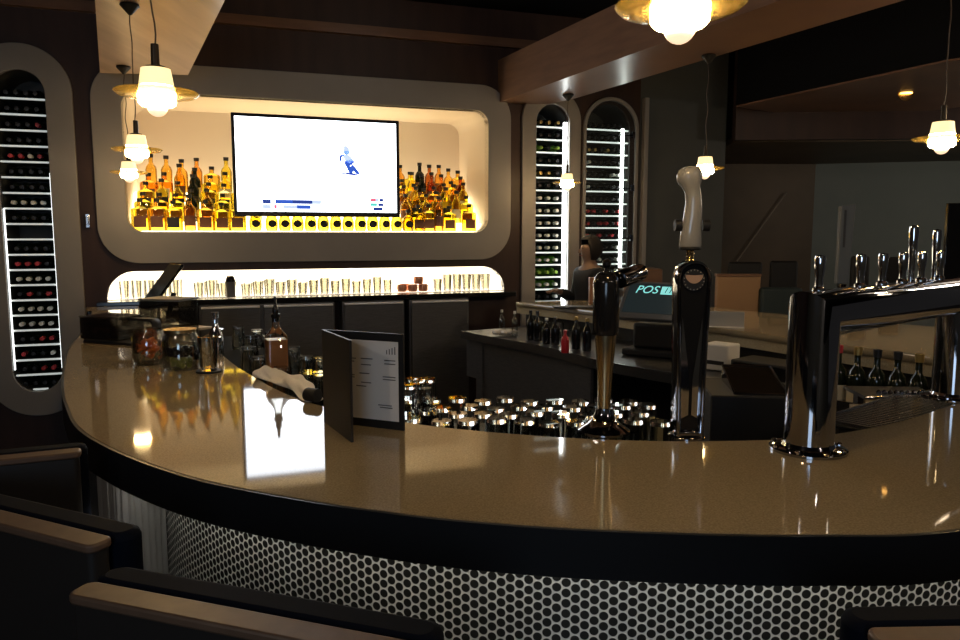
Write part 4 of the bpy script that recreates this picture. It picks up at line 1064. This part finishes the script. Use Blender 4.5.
for i, t in enumerate(tapx):
    xx = t*LN_; tall = i in (3, 5)
    tap = MB()
    tap.lathe([(0,0),(.014,0),(.014,.008),(.009,.012),(.0085,.03),(.0115,.05),(.0125,.075),(.011,.082),(0,.084)], 16, cx=xx, cy=.0)
    o = tap.build('tap_ferrule', MT['chrome'], pt); o.location.z = zc+rp-.004
    if i: MB().tube([(xx,.05,zc),(xx,.12,zc+.01)], .012, 10).tube([(xx,.122,zc+.014),(xx,.13,zc-.02),(xx,.135,zc-.06)], .009, 10).build('faucet', MT['chrome'], pt)
for t, hgt, lb in ((.80,.17,'tall slim chrome tap handle rising behind the pipe tower, left of the pair'),(1.0,.16,'tall slim chrome tap handle rising behind the pipe tower, right of the pair')):
    p = A_+dv*(t*LN_); nn = Vector((-dv.y, dv.x)); p = p+nn*.07
    MB().lathe([(0,0),(.010,0),(.008,.02),(.012,.10),(.0135,hgt-.02),(.012,hgt-.004),(0,hgt)], 16).build('tap_handle', MT['chrome'], loc=(p.x,p.y,T+zc+.04)); tag(bpy.data.objects[-1] if False else COL.objects[-1], lb, 'tap handle')
# grey paddle handle
nn = Vector((-dv.y, dv.x)); p = A_+dv*(.31*LN_)+nn*.07
pd = empty('tap_handle', (p.x,p.y,T+zc+.02), R(8), 'flat grey paddle tap handle with a dark vertical mark', 'tap handle')
MB().lathe([(0,0),(.011,0),(.009,.02),(.012,.035),(0,.036)], 14).build('ferrule', MT['chrome'], pd)
MB().prism([(-.017,.0365),(.015,.0365),(.0235,.24),(-.016,.235)], -.007, .007, M=Matrix.Rotation(R(90),4,'X')).build('paddle', mat('grey_paddle', (.12,.13,.13), .6), pd, bevel=.002)
MB().box(-.008,-.002,-.0085,-.0075,.13,.225).build('paddle_mark', mat('mark', (.05,.05,.05), .5), pd)

# ---- drip grid behind the tower, box with clear lid, bottles below the far counter
dg_ = empty('drip_tray', (1.335, 2.36, 0), an, 'ribbed steel drip tray along the inner edge below the pipe tower', 'drip tray')
MB().box(-.30,.34,-.10,.10,.99,.999).build('tray', MT['blackgloss'], dg_)
m = MB()
for i in range(26): m.box(-.29+i*.024,-.28+i*.024,-.095,.095,1.0,1.012)
m.box(-.3,.34,-.10,-.096,1.0,1.016).box(-.3,.34,.096,.10,1.0,1.016)
m.build('grid', MT['trimsteel'], dg_)
MB().box(-.28,.32,-.05,.05,0,.989).build('support', MT['black'], dg_)
x0 = py_(704,400,2.7)[0]; x1 = py_(790,400,2.7)[0]
ib = empty('ice_bin', ((x0+x1)/2+.02, 2.74, 0), R(-8), 'black ice bin with sloping clear lid behind the near counter', 'ice bin')
hw = (x1-x0)/2; zt = 1.03
MB().box(-hw,hw,-.13,.22,.0,zt-.03).build('body', MT['black'], ib, bevel=.006)
MB().add([(-hw*.45,-.10,zt-.028),(hw*.7,-.10,zt-.028),(hw*.7,.16,zt+.03),(-hw*.45,.16,zt+.03),(-hw*.45,.16,zt-.028),(hw*.7,.16,zt-.028)], [(0,1,2,3),(0,3,4),(1,5,2),(3,2,5,4),(0,4,5,1)]).build('clear_lid', mat('lid_clear', (.02,.015,.011), .1, coat=.6), ib, smooth=False)
MB().tube([(-hw*.45,-.101,zt-.026),(hw*.7,-.101,zt-.026),(hw*.7,.16,zt+.032),(-hw*.45,.16,zt+.032),(-hw*.45,-.101,zt-.026)], .004, 6).build('lid_rim', MT['darkchrome'], ib)
# bottle shelf under the far counter, right
sx0, sy0 = 1.70, 3.10
sh_ = empty('bottle_rack', (1.60, 2.90, 0), R(-50), 'low dark rack of liquor bottles under the far counter at right', 'rack')
MB().box(-.30,.30,-.06,.075,.815,.83).box(-.30,.30,-.065,-.061,.815,.86).build('shelf', MT['black'], sh_)
for xx in (-.28,.28): MB().box(xx-.01,xx+.01,-.05,.07,0,.8145).build('side_leg', MT['steel'], sh_)
Mr = Matrix.Translation(sh_.location) @ Matrix.Rotation(R(-50),4,'Z')
clr = [('black','lab3'),('red','lab3'),('gold','lab3'),('black','lab3'),('black','lab2'),('gold','lab3'),('black','lab3'),('black','lab1')]
for i in range(8):
    p = Mr @ Vector((-.27+i*.076, 0, .8305)); dk = spirit('round', 4, clr[i][0], clr[i][1]); dk.location = p; dk.rotation_euler = (0,0,R(-20)); dk.scale = (1,1,1)
    tag(dk, f"dark liquor bottle with {clr[i][0]} cap in the rack under the far counter, {ORD[i]} from left", 'bottle', 'liquor bottles in the rack')
# steel shelf with beaded edge in front of those bottles
x0, z0 = py_(862,392,2.62); x1, z1 = py_(958,404,2.50)
gs = empty('glass_shelf', ((x0+x1)/2, 2.66, 0), R(-4), 'narrow chrome-edged steel shelf seen beneath the pipe tower', 'shelf')
zz = (z0+z1)/2; hw = (x1-x0)/2
MB().box(-hw,hw,-.08,.10,zz-.012,zz).build('shelf', MT['steel'], gs)
MB().tube([(-hw,-.082,zz-.004),(hw,-.082,zz-.004)], .005, 8).build('rim', MT['chrome'], gs)
m = MB()
for i in range(13): m.lathe([(0,zz+.0005),(.008,zz+.003),(.009,zz+.01),(.004,zz+.016),(0,zz+.017)], 8, cx=-hw+.06+i*.02, cy=-.05)
m.build('bead_row', MT['darkchrome'], gs)
MB().box(-hw+.02,-hw+.04,.02,.06,0,zz-.0125).box(hw-.04,hw-.02,.02,.06,0,zz-.0125).build('post', MT['steel'], gs)
for i, (dx, cm) in enumerate(((-.12,'lab3'),(-.06,'white'),(.0,'lab3'))):
    pass
bx_ = MB().box(-.08,.08,-.03,.03,0,.09).build('carton', mat('carton', (.45,.33,.2), .7)); bx_.location = (gs.location.x-.06, 2.66, zz-.135); bx_.location.z = zz-.14
MB().box(-.02,.02,-.0312,-.0302,.02,.08).build('red_label', MT['tvred'] if False else mat('red_paper', (.4,.05,.04), .6), bx_)
MB().box(-hw+.041,hw-.041,-.06,.10,zz-.155,zz-.1405).build('lower_shelf', MT['steel'], gs)
tag(bx_, 'tan carton with a red patch under the narrow chrome-edged shelf', 'carton')

# ------------------------------------------------------------------ ON THE WORKBENCH
Bz = .9035
ps = empty('pay_terminal', (.99, 4.15, Bz), R(-34), 'black point of sale terminal with tilted screen reading POSIT', 'terminal')
MB().box(-.17,.19,-.10,.13,0,.035).build('base', MT['black'], ps, bevel=.008)
MB().box(-.13,.15,-.05,.10,.0355,.18).build('housing', MT['black'], ps, bevel=.02)
Mq = Matrix.Translation((-.0,-.09,.305)) @ Matrix.Rotation(R(-40),4,'X')
MT['postrim'] = mat('pos_frame', (.10,.105,.11), .35)
MB().box(-.175,.175,-.014,.014,-.125,.125, M=Mq).build('screen_frame', MT['postrim'], ps, bevel=.006)
MB().box(-.150,.150,-.0155,-.0145,-.088,.108, M=Mq).build('screen', MT['posscr'], ps, smooth=False)
text_mesh('screen_text', 'POS', .072, MT['poslit'], ps, Mq @ Matrix.Translation((-.045,-.0162,.066)) @ Matrix.Rotation(R(90),4,'X'), .0003, .25)
MB().box(.038,.128,-.0162,-.0158,.040,.092, M=Mq).build('screen_block', MT['poslit'], ps, smooth=False)
text_mesh('screen_text', 'IT', .058, MT['posscr'], ps, Mq @ Matrix.Translation((.08,-.0168,.066)) @ Matrix.Rotation(R(90),4,'X'), .0003, .25)
# receipt printer, boxes, drawer
x, y = 1.33, 3.93
pr = empty('receipt_printer', (1.20, 3.70, Bz), R(-45), 'off-white receipt printer standing on the workbench right of the loop tower', 'printer')
MB().box(-.07,.07,-.06,.07,0,.13).build('body', MT['white'], pr, bevel=.008)
MB().box(-.05,.05,-.063,-.0605,.03,.05).build('paper_slot', MT['black'], pr)
x, y = P2(720, 338)
cdh = empty('card_stand', (1.27, 3.97, T), R(-15), 'pale upright card stand on the far counter edge', 'card stand')
cdh.location = (1.335, 4.06, T)
MB().box(-.10,.10,0,.012,0.0,.085).build('card', mat('card', (.33,.33,.32), .5), cdh, bevel=.002)
MB().box(-.10,.10,-.02,.05,-.0003,.004).build('foot', MT['white'], cdh)
kb = empty('cash_drawer', (1.42, 3.45, Bz), R(-50), 'long black cash drawer on the workbench beside the printer', 'cash drawer')
MB().box(-.22,.22,-.10,.10,0,.075).build('body', MT['black'], kb, bevel=.006)
MB().box(-.205,.205,-.104,-.1005,.01,.065).build('drawer_front', MT['blackgloss'], kb, bevel=.002)
# towel and bottles at the left end
x, y = pz(507, 333, .93)
tw2 = MB()
for k in range(5): tw2.lathe([(0,-.02),(.028,-.012),(.036,.0),(.028,.014),(0,.02)], 14, M=Matrix.Translation((-.05+.026*k, .01*math.sin(k*2), .021+.004*(k % 2))), sy=1.4)
o = tw2.build('rolled_towel', MT['towel'], loc=(.16, 4.97, Bz), sub=1); tag(o, 'small bundled white towel on the left end of the workbench', 'towel')
WB = [(502,328,.17,.02,'glass','white','small clear bottle behind the bundled towel, left of two'),(515,329,.165,.02,'glass','white','small clear bottle behind the bundled towel, right of two'),
      (531,333,.19,.026,'blackgloss','black','dark bottle on the workbench, first from left of the row'),(538,334,.19,.026,'blackgloss','black','dark bottle on the workbench, second from left of the row'),
      (547,337,.16,.024,'blackgloss','white','dark bottle on the workbench, third from left with white stopper'),(556,338,.17,.026,'blackgloss','black','dark bottle on the workbench, fourth from left of the row'),
      (566,346,.13,.022,'redb','red','small red bottle at the front of the workbench row'),(577,342,.19,.026,'blackgloss','gold','dark bottle with copper top right of the red bottle'),
      (588,344,.19,.026,'blackgloss','gold','dark bottle with copper top just left of the gold column')]
MT['redb'] = mat('red_bottle', (.5,.02,.03), .3)
for i, (px_, pyb, hh, rr, bm_, cm, lb) in enumerate(WB):
    x, y = pz(px_, pyb+8, Bz); bottle_small('bar_bottle', x, y+.05, Bz, hh, rr, MT[bm_], CAPS[cm], lb, 'bottle', 'bottles on the workbench')
x, y = pz(556, 332, Bz)
for i, (px_, pyb) in enumerate([(545,334),(552,335),(562,335)]):
    x, y = pz(px_, pyb+6, Bz); o = tumbler(.10,.03,'shot_glass',MT['glass']); o.location = (x, y+.16, Bz); tag(o, f"clear glass behind the dark bottles on the workbench, {ORD[i]} from left", 'glass', 'glasses behind the workbench bottles')
# ---- on the far counter: wooden block, black tray
x, y = P2(596, 304)
o = MB().box(-.045,.045,-.04,.04,0,.19).build('wooden_block', mat('wblock', (.28,.13,.06), .4), loc=(x, y+.05, T), bevel=.005); tag(o, 'upright brown wooden box on the far counter left of the dark tower head', 'box')
x, y = P2(578, 308)
o = MB().box(-.17,.17,-.07,.07,0,.010).build('service_mat', MT['black'], loc=(x, y+.02, T), bevel=.003); tag(o, 'flat black service mat on the far counter', 'mat')

# ------------------------------------------------------------------ STOOLS
def stool():
    r = empty('bar_stool', (0,0,0))
    hw, D = .225, .44
    # origin at the floor under the seat; the back is at -y
    MB().prism(rrect(-hw,hw,-.20,.22,.06,6), .70, .78).build('seat', MT['leather'], r, bevel=.02)
    # outer shell : tan-topped U
    def U(o_, t, y0): 
        a = [( -hw-o_, y0), (-hw-o_, -.20-o_+.0)]
        return a
    MB().prism(rrect(-hw-.02,hw+.02,-.262,-.225,.012,4), .64, 1.085).build('back_shell', MT['shell'], r)
    MB().prism(rrect(-hw-.024,hw+.024,-.266,-.222,.014,4), 1.0855, 1.10).build('tan_top_edge', MT['tanleather'], r, bevel=.004)
    MB().prism(rrect(-hw-.032,hw+.032,-.2215,-.165,.026,5), .785, 1.10).build('backrest', MT['leather'], r, bevel=.012)
    for sx in (-1,1):
        for sy in (-.19,.19): MB().tube([(sx*.17,sy,.64 if sy < 0 else .699),(sx*.21,sy*1.15,.0)], [.018,.014], 10).build('leg', MT['shell'], r)
    MB().tube([(-.195,.205,.25),(.195,.205,.25)], .01, 8).build('footrest', MT['darkchrome'], r)
    return r
st = stool()
def sto(i, ex, ey, rz, label):       # ex,ey: right rear corner of the top edge
    o = st if i == 0 else copy_tree(st)
    c = Matrix.Rotation(rz,4,'Z') @ Vector((.249,-.266,0))
    o.location = (ex-c.x, ey-c.y, 0); o.rotation_euler = (0,0,rz); tag(o, label, 'bar stool', 'bar stools along the counter')
def sto2(i, q0, q1, label):      # q0 -> q1 : pixels of the rear top edge, q1 = right corner
    p0 = Vector(P2(*q0,1.1)); p1 = Vector(P2(*q1,1.1)); d = p1-p0; sto(i, p1.x, p1.y, math.atan2(d.y, d.x), label)
sto2(0, (0,460), (80,452), 'dark bar stool with thin tan top edge, farthest of the three at left')
sto2(1, (0,524), (90,547), 'dark navy bar stool with tan top edge, middle of the three at left')
p0 = Vector(P2(64,594,1.1)); p1 = Vector(P2(347,650,1.1)); d = (p1-p0).normalized()
p1 = p0+d*.498; sto(2, p1.x, p1.y, math.atan2(d.y, d.x), 'dark navy bar stool with broad tan edge, nearest at the bottom left')
p0 = Vector(P2(884,646,1.1)); sto(3, p0.x+.498*math.cos(R(2)), p0.y+.498*math.sin(R(2)), R(2), 'dark bar stool with tan inner edge at the bottom right corner')
